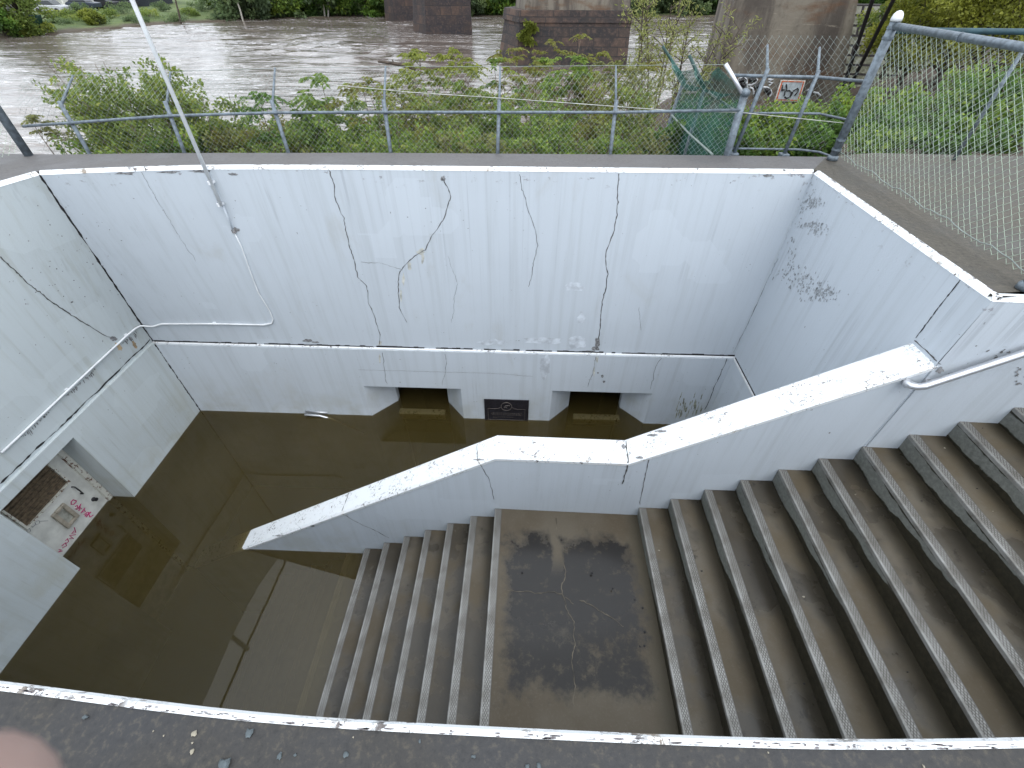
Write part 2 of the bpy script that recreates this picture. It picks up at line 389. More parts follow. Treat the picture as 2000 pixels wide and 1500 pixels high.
# ---- right wall, stair side wall, near wall
right = thing('retaining_wall', 'white right wall of the pit, dirt smudged, meeting the end of the sloped parapet', 'wall', (XR, 4., ZB))
bot_right = [np.array([XR-.02+(.0), p[1] if i else YF, ZL]) for i, p in enumerate(rim_right)]
m = upper_face(rim_right, bot_right, True); reg(m); front_smooth(m.build('upper_face', MT['wall_right'], right), m)
rim_piece(rim_right, True, .03, .05).build('rim', MT['rim'], right)
low = MB(); low.box((XR-.02-.02, YD1+.002, ZB), (XR+.24, yl-.002, zt)); reg(low); low.build('lower_face', MT['wall_right'], right)
lg = MB(); lg.box((XR-.02-.02-.003, YD1+.003, ZL-.028), (XR+.05, yl-.004, ZL-.008)); lg.build('ledge', MT['rim'], right)
mb = MB(); mb.box((XR-.026, YD1+.01, ZL-.006), (XR+.02, yl-.01, ZL+.010)); mb.build('joint', MT['dark'], right)
side = thing('retaining_wall', 'white wall beside the upper steps carrying the silver handrail', 'wall', (4.5, YD0, ZB))
m = upper_face(rim_side, [drop(p, y=YD0, z=-4.2) for p in rim_side], True); reg(m); m.build('wall_face', MT['wall_right'], side)
rim_piece(rim_side, True, .03, .05).build('rim', MT['rim'], side)
near = thing('retaining_wall', 'near wall under the viewer, only its chipped white edge showing', 'wall', (0, .2, ZB))
mb = MB(); tp = [p+np.array([0,0,-.03]) for p in rim_near]; bt = [drop(p, y=p[1]-.03, z=ZB) for p in rim_near]
tpo = offset_poly(tp, .2, False); bto = [drop(p, z=ZB) for p in tpo]
mb.loft([tpo, tp, bt, bto, tpo]); mb.build('wall_face', MT['wall'], near)
rim_piece(rim_near, False, .008, .024, .03).build('rim', MT['rim'], near)
# floor of the pit
fl = MB(); fl.box((XL-1, .1, ZB-.2), (XR+.3, 7.4, ZB)); tag(fl.build('pit_floor', MT['pave_dark']), kind='structure')

def chips(parent, rim, left_, lo_, hi_, n, zt_=.0012, size=(.01,.05), wide=(.002,.009)):
    mb = MB(); L = [np.linalg.norm(b-a) for a, b in zip(rim[:-1], rim[1:])]; tot = sum(L)
    for _ in range(n):
        q = random.random()*tot; i = 0
        while q > L[i] and i < len(L)-1: q -= L[i]; i += 1
        d_ = (rim[i+1]-rim[i])/L[i]; nn = np.array([-d_[1], d_[0], 0])*(1 if left_ else -1)
        c = rim[i]+d_*q+nn*random.uniform(lo_, hi_); l = random.uniform(*size)*random.random()**1.5+.004; w_ = random.uniform(*wide)
        k_ = 9; mb.add([c+np.array([0,0,zt_])]+[c+d_*l*math.cos(6.283*k/k_)*random.uniform(.5,1.1)+nn*w_*math.sin(6.283*k/k_)*random.uniform(.4,1.1)+np.array([0,0,zt_]) for k in range(k_)], [(0, 1+k, 1+(k+1) % k_) for k in range(k_)])
    return tag(mb.build('paint_chip', MT['chip'], parent), kind='stuff')
MT['chip'] = simple('bare_concrete_chip', (.13, .115, .12), .9, 0, .6, 60)
chips(near, [p for p in rim_near if -2.2 < p[0] < 2.2], False, .0125, .0235, 230, size=(.003,.03), wide=(.0006,.0034))
chips(far, rim_far, True, .034, .048, 70); chips(right, rim_right, True, .033, .048, 60); chips(left, rim_left, True, .033, .048, 30)

# ---- sloped parapet between stairs and pool
par = thing('stair_parapet', 'stepped white parapet sloping down beside the stairs into the flood water', 'parapet', (0, 2.85, ZB))
prof = [(-4.35,-4.82),(-.297,-2.285),(1.275,-2.305),(3.80,-.706)]
prof = [(a*U, b*U) for a, b in prof]
CT = .06
sl0 = (prof[1][1]-prof[0][1])/(prof[1][0]-prof[0][0]); sl2 = (prof[3][1]-prof[2][1])/(prof[3][0]-prof[2][0])
low_end = (prof[0][0]-1.0, prof[0][1]-1.0*sl0)
body = [(low_end[0], ZB), (low_end[0], low_end[1]-CT), (prof[1][0], prof[1][1]-CT), (prof[2][0], prof[2][1]-CT), (prof[3][0], prof[3][1]-CT), (prof[3][0], ZB)]
m = MB(); m.prism([(x, YD0+.006, z) for x, z in body], (0, YD1-YD0-.012, 0)); reg(m); m.build('wall_face', MT['wall_right'], par)
capb = MB()
for i in range(3):
    (xa, za), (xb, zb) = ([low_end]+prof[1:])[i], ([low_end]+prof[1:])[i+1]
    ch = .022
    def ring(x, z): return [(x, YD0, z-CT), (x, YD0-.004, z-ch), (x, YD0+ch, z), (x, YD1-ch, z), (x, YD1+.004, z-ch), (x, YD1, z-CT)]
    A, B = ring(xa, za), ring(xb, zb)
    capb.loft([A+[A[0]], B+[B[0]]])
reg(capb); capb.build('cap', MT['cap'], par)

# ---- stairs
stairs = thing('concrete_staircase', 'concrete steps with diamond plate nosings leading down to the flood water', 'stairs', (.6, 1.5, -4.))
RUN_L, RIS_L = .3435*U, .2131*U; RUN_U, RIS_U = .3605*U, .2281*U
X_LAND, Z_LAND = -.323*U, -3.409*U
X_UP, Z_UP = 1.581*U, -3.266*U
def step_mesh(run, rise, name, y0=.2):
    mb = MB(); y1 = YD0+.003
    mb.cur = 0
    und = .012
    vs = [(0,y0,0),(run+.06,y0,0),(run+.06,y1,0),(0,y1,0),(0,y0,-.03),(0,y1,-.03),(und,y0,-rise-.05),(und,y1,-rise-.05),(run+.06,y0,-rise-.05),(run+.06,y1,-rise-.05)]
    mb.add(vs, [(0,1,2,3)]); mb.add([vs[1],vs[8],vs[9],vs[2]], [(0,1,2,3)]); mb.add([vs[6],vs[7],vs[9],vs[8]], [(0,1,2,3)])
    mb.add([vs[0],vs[4],vs[6],vs[8],vs[1]], [(0,1,2,3,4)]); mb.add([vs[3],vs[2],vs[9],vs[7],vs[5]], [(0,1,2,3,4)])
    mb.cur = 1; mb.add([vs[0],vs[3],vs[5],vs[4]], [(0,1,2,3)]); mb.add([vs[4],vs[5],vs[7],vs[6]], [(0,1,2,3)])
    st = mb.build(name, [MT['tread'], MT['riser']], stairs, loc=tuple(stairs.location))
    nb = MB(); y1 = YD0-.002
    prof = [(.0735,.0006),(.0735,.003),(.0665,.004),(.0125,.004),(.004,.0048),(-.003,.001),(-.0045,-.006),(-.0045,-.03),(-.0012,-.03),(-.0012,.0006)]
    nb.prism([(x, y0, z) for x, z in prof], (0, y1-y0, 0))
    no = nb.build('nosing', MT['nosing'], None); no.parent = st
    return st
def local_fix(st):  # meshes were built about the world origin
    st.data.transform(Matrix.Translation(Vector(stairs.location)))
up = step_mesh(RUN_U, RIS_U, 'step'); local_fix(up)
lo = step_mesh(RUN_L, RIS_L, 'step'); local_fix(lo)
off = np.array(stairs.location)
def put(st, x, z): st.location = np.array([x, 0, z])-off
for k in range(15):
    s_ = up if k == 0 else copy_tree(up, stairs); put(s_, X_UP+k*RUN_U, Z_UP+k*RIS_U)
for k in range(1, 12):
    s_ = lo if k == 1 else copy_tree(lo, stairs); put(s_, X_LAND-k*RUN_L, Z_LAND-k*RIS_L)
# landing
t = NT('landing_concrete'); p = t.pos(); P = t.xyz(p)
A = at_z(985,1040,Z_LAND); B = at_z(1235,1040,Z_LAND); C_ = at_z(1085,1040,Z_LAND); D = at_z(985,1362,Z_LAND)
n1 = t.noise(p, 3.2, 6, .65); n0 = t.noise(p, 1.3, 3); n2 = t.noise(p, 45., 6, .7)
def edge(v, a, w): return t.ss(v, a, a+w)
jx = t.math('MULTIPLY_ADD', n1, .5, -.25); px_ = t.math('ADD', P[0], jx); py_ = t.math('ADD', P[1], t.math('MULTIPLY_ADD', t.noise(p, 3.7, 6, .65), .7, -.35))
dd_ = t.math('MINIMUM', t.math('MINIMUM', t.math('SUBTRACT', P[0], float(A[0])), t.math('SUBTRACT', float(B[0]), P[0])), t.math('MINIMUM', t.math('SUBTRACT', P[1], float(D[1])), t.math('SUBTRACT', float(A[1]), P[1])))
fn = t.math('ADD', t.math('MULTIPLY_ADD', n1, .55, -.25), t.math('MULTIPLY_ADD', t.noise(p, 14., 6, .7), .22, -.11))
m1 = t.ss(t.math('ADD', dd_, fn), -.01, .16)
gap = t.ss(t.math('ABSOLUTE', t.math('ADD', t.math('SUBTRACT', P[0], float(C_[0])), t.math('MULTIPLY_ADD', n1, .16, -.08))), .025, .07)
m1 = t.math('MULTIPLY', m1, t.math('MAXIMUM', gap, t.ss(P[1], 2.25, 1.95)))
holes = t.math('MULTIPLY', t.ss(t.noise(p, 3.4, 8, .78), .5, .66), .85)
nearh = t.ss(P[1], 1.95, 1.1)
m1 = t.math('MULTIPLY', m1, t.math('SUBTRACT', 1, t.math('MULTIPLY', holes, nearh)))
c = t.mix(t.ss(n0, .35, .65), (.074, .057, .036), (.10, .084, .061)); c = t.mix(t.math('MULTIPLY', t.ss(n2, .5, .7), .3), c, (.13, .115, .09))
c = t.mix(t.math('MULTIPLY', t.ss(P[0], 1.12, 1.3), .7), c, (.06, .052, .035))
c = t.mix(t.math('MULTIPLY', m1, .92), c, t.mix(t.ss(t.noise(p, 9., 6, .7), .55, .7), (.0135, .013, .0135), (.052, .043, .030)))
pud = t.math('MULTIPLY', m1, t.ss(t.math('ADD', P[1], t.math('MULTIPLY', n0, .5)), 1.45, 2.0))
r = t.math('SUBTRACT', .64, t.math('MULTIPLY_ADD', pud, .34, t.math('MULTIPLY', m1, .10)))
MT['landing'] = t.done(t.pbr(c, r, 0, t.bump(t.math('MULTIPLY', n2, t.math('SUBTRACT', 1.05, pud)), .2, .004), .32))
mb = MB(); zr = Z_UP-.158
mb.hexa([(X_LAND,.2,Z_LAND-.25),(X_UP+.1,.2,Z_LAND-.25),(X_UP+.1,YD0+.003,Z_LAND-.25),(X_LAND,YD0+.003,Z_LAND-.25),(X_LAND,.2,Z_LAND),(X_UP+.1,.2,zr),(X_UP+.1,YD0+.003,zr),(X_LAND,YD0+.003,Z_LAND)])
land = mb.build('landing', MT['landing'], stairs)
no = lo.children[0].copy(); COL.objects.link(no); no.parent = land; no.location = np.array([X_LAND, 0, Z_LAND+.001])-off
reg(mb)
# register stairs surface for marks
mb = MB(); mb.v = list(mb.v)

# ------------------------------------------------------------------ marks on surfaces (cracks, joints, stains)
BVH = BVHTree.FromPolygons([Vector(v) for v in surf_v], surf_f)
def hit(x, y):
    d = Vector(ray(x, y)).normalized(); h = BVH.ray_cast(Vector(CAM), d)
    if h[0] is None: return None, None
    n = h[1]; n = -n if n.dot(d) > 0 else n
    return h[0], n
def dens(pts, step=7., jit=0.):
    out = []; jx_ = jy_ = 0.
    for (a, b) in zip(pts[:-1], pts[1:]):
        L = math.hypot(b[0]-a[0], b[1]-a[1]); k = max(1, int(L/step))
        for i in range(k):
            f = i/k; jx_ = .72*jx_+random.gauss(0, jit*.62); jy_ = .72*jy_+random.gauss(0, jit*.62)
            out.append((a[0]+(b[0]-a[0])*f+jx_, a[1]+(b[1]-a[1])*f+jy_))
    out.append(pts[-1]); return out
def ribbon(mb, pts, w=.006, jit=1.2, step=5., wj=.6, lift=.003):
    P = [hit(*q) for q in dens(pts, step, jit)]; P = [q for q in P if q[0] is not None]
    prev = None
    for i in range(len(P)):
        t_ = P[min(i+1, len(P)-1)][0]-P[max(i-1, 0)][0]
        if t_.length < 1e-6: continue
        n = P[i][1]; s_ = n.cross(t_.normalized()); ww = w*(1+random.uniform(-wj, wj))*.5
        c = P[i][0]+n*lift; cur = (c-s_*ww, c+s_*ww)
        if prev is not None and (c-prev[2]).length < .35: mb.add([prev[0], prev[1], cur[1], cur[0]], [(0,1,2,3)])
        prev = (*cur, c)
def blotch(mb, x, y, rx, ry, n=14, lift=.003, ang=0):
    c, nn = hit(x, y)
    if c is None: return
    pts = []
    for k in range(n):
        a = 2*math.pi*k/n; r = random.uniform(.55, 1.15)
        dx, dy = rx*r*math.cos(a), ry*r*math.sin(a)
        q, qn = hit(x+dx*math.cos(ang)-dy*math.sin(ang), y+dx*math.sin(ang)+dy*math.cos(ang))
        if q is None: return
        if (q-c).length > .6: return
        pts.append(q+nn*lift)
    mb.add([c+nn*lift]+pts, [(0, 1+k, 1+(k+1) % n) for k in range(n)])
def marks(parent, name, mat, items, **kw):
    for it in items:
        mb = MB(); k = dict(kw)
        if isinstance(it, dict): k.update(it); it = k.pop('p')
        ribbon(mb, it, **k)
        if mb.v: mb.build(name, mat, parent)
def blots(parent, name, mat, items, **kw):
    mb = MB()
    for it in items: blotch(mb, *it, **kw)
    if mb.v: return tag(mb.build(name, mat, parent), kind='stuff')

crk_far = [
 [(642,330),(652,365),(653,385),(672,425),(674,450),(684,485),(695,515),(700,540),(715,560),(720,585),(733,620),(742,655),(742,680)],
 [(866,350),(872,365),(882,385),(872,415),(866,430),(845,460),(833,478),(832,487),(810,500),(795,512),(783,530),(778,560),(780,600),(795,630)],
 [(705,512),(740,515),(765,522),(786,527)],
 [(1015,340),(1018,370),(1030,405),(1045,445),(1050,478),(1042,510),(1038,530),(1032,560)],
 [(1209,335),(1205,380),(1205,420),(1200,450),(1185,490),(1183,510),(1188,535),(1182,570),(1175,605),(1172,650),(1168,668)],
 [(876,500),(885,530),(893,555),(886,600),(882,630)],
 [(870,690),(873,710),(868,735),(864,752)],
 [(747,690),(750,720),(757,750)],
 [(1165,690),(1160,715),(1148,755)],
 [(1300,690),(1280,720),(1270,760)],
 [(275,335),(300,378),(315,405),(340,445),(370,490),(382,510)],
]
wd = [.008,.0075,.003,.0045,.0095,.0025,.004,.0045,.0045,.004,.003]
marks(far, 'crack', MT['crack'], [dict(p=p_, w=w_) for p_, w_ in zip(crk_far, wd)], jit=1.3)
mb = MB(); xq = XL+.02
while xq < XR-.03:
    xe = min(xq+random.uniform(.05,.12), XR-.02); hz = random.uniform(.006,.024)
    if random.random() < .93: mb.box((xq, YF-.007, ZL-.004), (xe, YF+.02, ZL+hz))
    xq = xe
mb.build('joint', MT['dark'], far)
marks(far, 'crack', MT['crack'], [dict(p=[(700,722),(960,729),(1040,735)], w=.003, jit=.3), dict(p=[(1248,600),(1252,645)], w=.003)], wj=.3)
blots(far, 'stain', MT['stain'], [(866,349,6,6),(601,665,10,4),(615,668,8,2),(1162,680,9,5),(1167,668,5,12),(1150,686,12,2),(245,338,22,4),(330,336,28,3),(392,334,24,4),(455,340,10,3),(1176,735,3,4),(1168,728,2,2),(1180,745,3,3),(1500,343,12,3),(460,449,8,6)])
blots(far, 'rust_run', simple('leached_lime', (.50,.50,.46), .8, 0, .3, 10), [(822,492,9,7),(826,505,3,12),(800,520,4,10),(788,545,3,14),(783,575,2.5,14),(742,672,4,9),(1166,700,3,12),(1160,725,2,10),(742,700,2,10)], lift=.0022)
blots(far, 'paint_patch', MT['pale_patch'], [(1120,560,24,10),(1135,620,9,12),(1060,665,40,9),(1130,670,22,14),(960,668,30,6),(1064,715,10,26)], lift=.0025)
marks(left, 'joint', MT['dark'], [dict(p=[(292,663),(220,734),(120,830),(40,906),(0,945)], w=.017, jit=.9, step=7)], wj=.8)
def corner_joint(a, b, r):
    mb = MB(); n = 46; a, b = np.array(a), np.array(b)
    mb.tube([a+(b-a)*k/n+rng.normal(size=3)*.0035 for k in range(n+1)], list(r*rng.uniform(.45, 1.5, n+1)), 6); return mb.build('joint', MT['dark'], left)
corner_joint(rim_left[-1]+np.array([0,0,-.03]), bot_left[-1]+np.array([.003,-.003,0]), .011)
corner_joint((xl+.001, yl-.001, zt), (xl+.001, yl-.001, ZW-.1), .009)
marks(left, 'crack', MT['crack'], [dict(p=[(0,500),(40,540),(52,553),(100,590),(130,610),(170,635),(200,652),(222,662)], w=.010)], jit=1.4)
LEDGE = []
for k in range(150):
    f = random.random(); cx_, cy_ = 262*(1-f), 641+243*f
    am = max(0, math.sin(f*17+1)+.35+.5*math.sin(f*41))
    if am > .15:
        L = random.uniform(1.2, 5.)*am; LEDGE.append((cx_+.55*(L+5), cy_+.83*(L+5), random.uniform(.6,1.6), L, 8, .003, -.58))
blots(left, 'stain', MT['stain'], [(222,662,8,5),(140,590,3,2)]+[lst for lst in LEDGE]
      +[(random.uniform(10,250), random.uniform(400,690), random.uniform(.7,1.7), random.uniform(.7,1.6)) for i in range(60)])
blots(left, 'rust_run', MT['rust'], [(232,678,5,12,14,.0025,-.6),(262,672,4,9,14,.0025,-.5)])
marks(right, 'joint', MT['dark'], [dict(p=[(1881,539),(1840,592),(1789,660)], w=.008, jit=.5), dict(p=[(1419,700),(1400,745),(1376,800)], w=.008, jit=.8), dict(p=[(1520,505),(1480,590),(1432,690)], w=.004, jit=.5)], wj=.6)
sm = []
for (x, y, n_, sx, sy) in [(1545,535,7,16,12),(1570,552,7,18,10),(1600,570,16,18,10),(1582,440,8,12,4),(1600,450,6,12,5),(1590,395,7,10,5),(1612,575,7,14,8),(1545,500,4,5,16),(1580,385,8,9,22)]:
    for k in range(n_*6): sm.append((x+random.gauss(0, sx), y+random.gauss(0, sy), random.uniform(.5,1.9), random.uniform(1.,4.5), 7, .003, .45))
blots(right, 'stain', simple('smudge', (.33,.35,.37), .8, 0, .35, 25), sm)
alg = simple('algae_stain', (.27, .275, .21), .8, 0, .5, 20)
blots(right, 'algae_stain', alg, [(1330+random.uniform(-10,42), 795+random.uniform(-25,18), random.uniform(.6,1.5), random.uniform(3,10), 9, .0028, .3) for i in range(40)])
sm = [(x+random.gauss(0,6), y+random.gauss(0,5), random.uniform(1,6), random.uniform(.8,3), 9, .003, -.5) for (x,y,n_) in [(1845,733,5),(1962,685,6),(1985,720,4),(1990,742,6),(1940,690,3)] for _ in range(n_)]
blots(side, 'stain', MT['stain'], sm)
marks(par, 'crack', MT['crack'], [dict(p=[(684,960),(668,998)], w=.008), dict(p=[(670,1003),(700,1022),(730,1035),(760,1050)], w=.007), dict(p=[(1222,857),(1228,905),(1215,945)], w=.012), dict(p=[(933,862),(932,900),(952,930),(965,975)], w=.005), dict(p=[(1266,895),(1255,945),(1250,985)], w=.006),
      dict(p=[(1787,664),(1815,690),(1838,711)], w=.008)], jit=1.1)
blots(par, 'stain', MT['stain'], [(1275,850,14,3),(1290,842,12,3),(610,1027,6,2),(935,898,10,2),(1250,893,8,3),(1835,722,9,7),(1220,862,5,7),(1218,872,4,6),(1115,857,10,2),(1620,905-60,2,2),(545,1046,14,2)])
marks(land, 'crack', simple('pale_silt', (.088,.074,.054), .8, 0, .5, 6), [dict(p=[(1085,1012),(1088,1050),(1100,1090),(1103,1115),(1099,1150),(1105,1190),(1122,1215),(1121,1260),(1115,1290),(1124,1340),(1120,1380)], w=.008), dict(p=[(990,1155),(1040,1158),(1098,1160)], w=.007), dict(p=[(1131,1172),(1160,1183),(1190,1203),(1218,1224)], w=.007), dict(p=[(1104,1165),(1120,1180)],w=.005)], jit=1.6, step=5, wj=.6)

# ------------------------------------------------------------------ conduit, pole, handrails, plaque
def cable_on(pts, lift): 
    out = []
    for x, y in pts:
        p_, n = hit(x, y); out.append(tuple(p_+n*lift))
    return out
cond = thing('white_conduit', 'thin white cable pipe running along the wall above the ledge', 'conduit', tuple(hit(275,636)[0]))
c1 = cable_on([(0,884),(60,828),(130,762),(200,697),(245,655),(262,641)], .018)+cable_on([(272,636),(300,636),(318,631),(420,631),(515,633),(532,630)], .018)
c1 = c1+cable_on([(534,622),(527,605),(505,570),(490,530),(472,480),(456,448)], .014)
mb = MB(); mb.tube(c1, [.013]*12+[.008]*(len(c1)-12), 8); mb.build('pipe', MT['white_pipe'], cond, smooth=True)
for q in [(130,762),(245,655),(420,631)]: 
    p_, n = hit(*q); mb = MB(); mb.box(p_-Vector((.02,.02,.022)), p_+Vector((.02,.02,.022))); mb.build('clip', MT['white_pipe'], cond)
pole = thing('white_pole', 'tall thin white pole clamped to the far wall and rising past the fence', 'pole', (-3.68, YF-.1, -.95))
YP = 5.10; pb = at_y(432,402,YP); pt = at_y(258,0,YP)
top = pb+(pt-pb)*2.2
mb = MB(); mb.tube([pb, top], .021, 10); mb.build('shaft', MT['white_pipe'], pole, smooth=True)
for q in [(410,357),(428,400)]:
    mb = MB(); c = at_y(*q, YP); mb.tube([c-np.array([0,0,.018]), c+np.array([0,0,.018])], .025, 10); mb.box(c+np.array([-.026,0,-.01]), c+np.array([.036,.05,.01])); mb.build('clamp', MT['white_pipe'], pole)
b1 = at_y(456,452,YP+.06); mb = MB(); mb.tube([pb+np.array([0,.03,.0]), b1], .011, 8); mb.build('sleeve', MT['wall'], pole, smooth=True)
mb = MB(); c = b1; mb.box(c-np.array([.02,.01,.025]), c+np.array([.022,.03,.025])); mb.build('bracket', MT['rusty_grey'], pole, bevel=.006)

hr = thing('handrail', 'silver tube handrail with a curled end fixed to the wall above the upper steps', 'handrail', (3.3, YD0, -.7))
yh = YD0-.075
a = at_y(1772,747,yh+.055); b = at_y(1778,752,yh); c = at_y(1806,754,yh); d = at_y(2000,690,yh); e = d+(d-c)*9
mb = MB(); mb.tube([a+np.array([.0,.03,.0]), a, (a+b)/2+np.array([-.008,0,-.006]), b, (b+c)/2+np.array([0,0,-.012]), c, d, e], .029, 14); mb.build('rail', MT['alu'], hr, smooth=True)
for k in (.14, 1.6, 4., 7.):
    mb = MB(); q = c+(d-c)*k; mb.tube([q, q+np.array([-.01,.03,-.05]), q+np.array([-.01,.095,-.055])], .008, 8); mb.box(q+np.array([-.03,.06,-.08]), q+np.array([.01,.078,-.03])); mb.build('bracket', MT['alu'], hr)
ph = thing('pipe_rail', 'curled end of a pale pipe rail poking out of the water at the far wall', 'handrail', (-3.6, YF-.1, ZW))
y_ = yl-.075
a = at_y(597,804,y_+.07); b = at_y(596,810,y_); c = at_y(625,812,y_); d = at_y(646,818,y_)
mb = MB(); mb.tube([at_y(640,806,yl+.0), a, b, (b+c)/2, c, d, d+(d-c)*np.array([3,3,5])], .02, 10); mb.build('rail', MT['alu'], ph, smooth=True)

plq = thing('plaque', 'dark bronze wall plaque with a round emblem between the two recesses', 'plaque', (-.25, yl, -4.))
p0 = at_y(945,779,yl-.02); p1 = at_y(1033,784,yl-.02); p2 = at_y(1033,818,yl-.02)
x0, x1, z1, z0 = p0[0], p1[0], (p0[2]+p1[2])/2, ZW-.03
mb = MB(); mb.box((x0, yl-.02, z0), (x1, yl-.002, z1)); 
MT['bronze'] = simple('dark_bronze', (.022, .02, .026), .4, .3, .3, 30); MT['bronze_hi'] = simple('worn_bronze', (.16, .14, .13), .45, .5)
mb.build('plate', MT['bronze'], plq, bevel=.004)
mb = MB(); cx, cz = (x0+x1)/2, z1-.16*(z1-z0)*1.75; W_ = x1-x0; Hh = z1-z0; yy = yl-.0225
def strip(pts, r=.0035): mb.tube([(x, yy, z) for x, z in pts], r, 5)
top_ = z1-Hh*.40
strip([(x0+.06,z0+.045),(x0+.06,top_),(x0+.26*W_,top_),(x0+.33*W_,top_+.012),(cx-.085,top_+.05)]); strip([(x1-.06,z0+.045),(x1-.06,top_),(x1-.26*W_,top_),(x1-.33*W_,top_+.012),(cx+.085,top_+.05)]); strip([(x0+.06,z0+.045),(x1-.06,z0+.045)])
mb.build('border', MT['bronze_hi'], plq)
mb = MB(); cz = z1-Hh*.29; ring_ = [(cx+.09*math.cos(a), cz+.095*math.sin(a)) for a in np.linspace(0, 2*math.pi, 25)]
strip(ring_, .006); strip([(cx-.04,cz-.03),(cx-.02,cz+.015),(cx+.05,cz+.03),(cx+.055,cz+.012)], .007); strip([(cx-.03,cz-.035),(cx,cz-.015),(cx+.01,cz-.04)], .005)
mb.build('emblem', MT['bronze_hi'], plq)
for (zz, xa, xb) in [(.60,.16,.86),(.645,.15,.86),(.69,.17,.85),(.79,.19,.66),(.84,.19,.27)]:
    x = x0+xa*W_; mb = MB()
    while x < x0+xb*W_:
        l = random.uniform(.012,.04); mb.box((x, yl-.0225, z1-zz*Hh-.004), (min(x+l, x0+xb*W_), yl-.0205, z1-zz*Hh+.004)); x += l+.009
    mb.build('lettering', MT['bronze_hi'], plq)

# ------------------------------------------------------------------ door in the left recess
door = thing('steel_door', 'white steel door with rusty louvre and pink graffiti, half under water', 'door', (XD, 2.9, ZW))
mb = MB(); mb.box((XD-.05, DY0+.0, ZB), (XD, DY1-.075, DZ-.02)); mb.build('leaf', MT['white_metal'], door)
rusty = NT('rusty_white'); p = rusty.pos(); cc = rusty.mix(rusty.ss(rusty.noise(p, 14., 7, .75), .53, .6), (.62,.61,.55), (.13,.06,.03)); MT['rusty'] = rusty.done(rusty.pbr(cc, .7))
mb = MB(); mb.box((XD-.05, DY1-.07, ZB), (XD+.03, DY1-.002, DZ-.002)); mb.box((XD-.05, DY1-.075, ZB), (XD+.012, DY1-.07, DZ-.022)); mb.build('frame', MT['rusty'], door)
def dq(x, y, lift=.0): return at_x(x, y, XD+lift)
L0, L1, L2, L3 = dq(88,908), dq(131,942), dq(50,1028), dq(8,1000)
ya, yb_ = (L2[1]+L3[1])/2, (L0[1]+L1[1])/2; zb_, zt_ = (L1[2]+L2[2])/2, (L0[2]+L3[2])/2+.02
MT['louvre'] = simple('brown_louvre', (.13, .095, .06), .6, .1, .45, 25)
lv = MB(); lv.box((XD+.001, ya, zb_), (XD+.006, yb_, zt_))
n = 7
for k in range(n):
    z_ = zb_+(k+.5)*(zt_-zb_)/n; lv.box((XD+.006, ya, z_-.02), (XD+.012, yb_, z_+.02), Matrix.Rotation(R(35), 3, 'Y'))
lo_ = lv.build('louvre', MT['louvre'], door)
fr = MB(); w = .025
fr.box((XD+.001, ya-w, zb_-w), (XD+.03, ya, zt_)); fr.box((XD+.001, yb_, zb_-w), (XD+.03, yb_+w, zt_)); fr.box((XD+.001, ya, zb_-w), (XD+.03, yb_, zb_-.001)); fr.build('louvre_frame', MT['rusty'], lo_)
# little framed window
q = [dq(118,981), dq(154,1004), dq(131,1035), dq(96,1012)]
wy0, wy1 = min(a_[1] for a_ in q)+.02, max(a_[1] for a_ in q)-.02; wz0, wz1 = min(a_[2] for a_ in q)+.02, max(a_[2] for a_ in q)-.02
mb = MB(); mb.box((XD+.001, wy0+.05, wz0+.04), (XD+.008, wy1-.05, wz1-.04)); wn = mb.build('window', simple('dull_pane', (.33,.33,.29), .5, 0, .3, 12), door)
mb = MB(); w = .05
mb.box((XD+.001, wy0, wz0), (XD+.04, wy0+w, wz1)); mb.box((XD+.001, wy1-w, wz0), (XD+.04, wy1, wz1)); mb.box((XD+.001, wy0+w, wz0), (XD+.04, wy1-w, wz0+.04)); mb.box((XD+.001, wy0+w, wz1-.04), (XD+.04, wy1-w, wz1)); mb.build('window_frame', simple('beige_frame', (.36,.32,.26), .6), wn, bevel=.008)
mb = MB(); a, b = dq(140,951,.002), dq(157,964,.002); o_ = np.array([.04,0,0]); mb.tube([a, a+o_, (a+b)/2+o_*1.15, b+o_, b], .009, 8); mb.build('handle', MT['black'], door, smooth=True)
k = dq(182,975); mb = MB(); mb.tube([k, k+np.array([.012,0,0]), k+np.array([.02,0,0]), k+np.array([.05,0,0])], [.03,.03,.022,.026], 14); mb.build('lock', MT['black'], door)
def scrib(parent, name, mat, strokes, plane, r):
    mb = MB()
    for s_ in strokes:
        pts = [plane(*q) for q in s_]; mb.tube(pts, r, 5)
    return mb.build(name, mat, parent)
def z8(x, y): return (x/5., 840+y/5.)
def dz(x, y): return dq(*z8(x, y), .0045)
g1 = [[(745,690),(715,680),(695,700),(695,725),(720,725),(745,700),(740,685)], [(735,745),(755,735),(760,760),(735,770),(755,775)], [(770,790),(790,720),(760,765),(800,770),(775,750)], [(790,810),(830,760),(805,800),(835,800),(820,770)], [(820,825),(850,800),(830,840),(885,800)], [(840,850),(890,800),(860,800),(880,850),(910,830)]]
scrib(door, 'graffiti', MT['pink'], g1, dz, .006)
g2 = [[(725,950),(740,1000),(700,1010),(725,985)], [(680,1030),(740,1020)], [(690,1040),(720,1060),(680,1060)], [(640,1080),(660,1060),(670,1090),(640,1110)], [(605,1130),(640,1100),(650,1130),(610,1150)], [(575,1165),(600,1170),(570,1190),(610,1180)]]
scrib(door, 'graffiti', MT['pink'], g2, dz, .005)
g3 = [[(260,985),(290,960),(300,990),(270,1000),(260,985)], [(300,930),(340,900),(350,920),(320,950),(300,930)], [(330,905),(380,880),(390,910),(350,925)], [(390,890),(470,885)]]
scrib(door, 'graffiti', simple('faint_marker', (.25,.25,.27), .8), g3, dz, .0025)

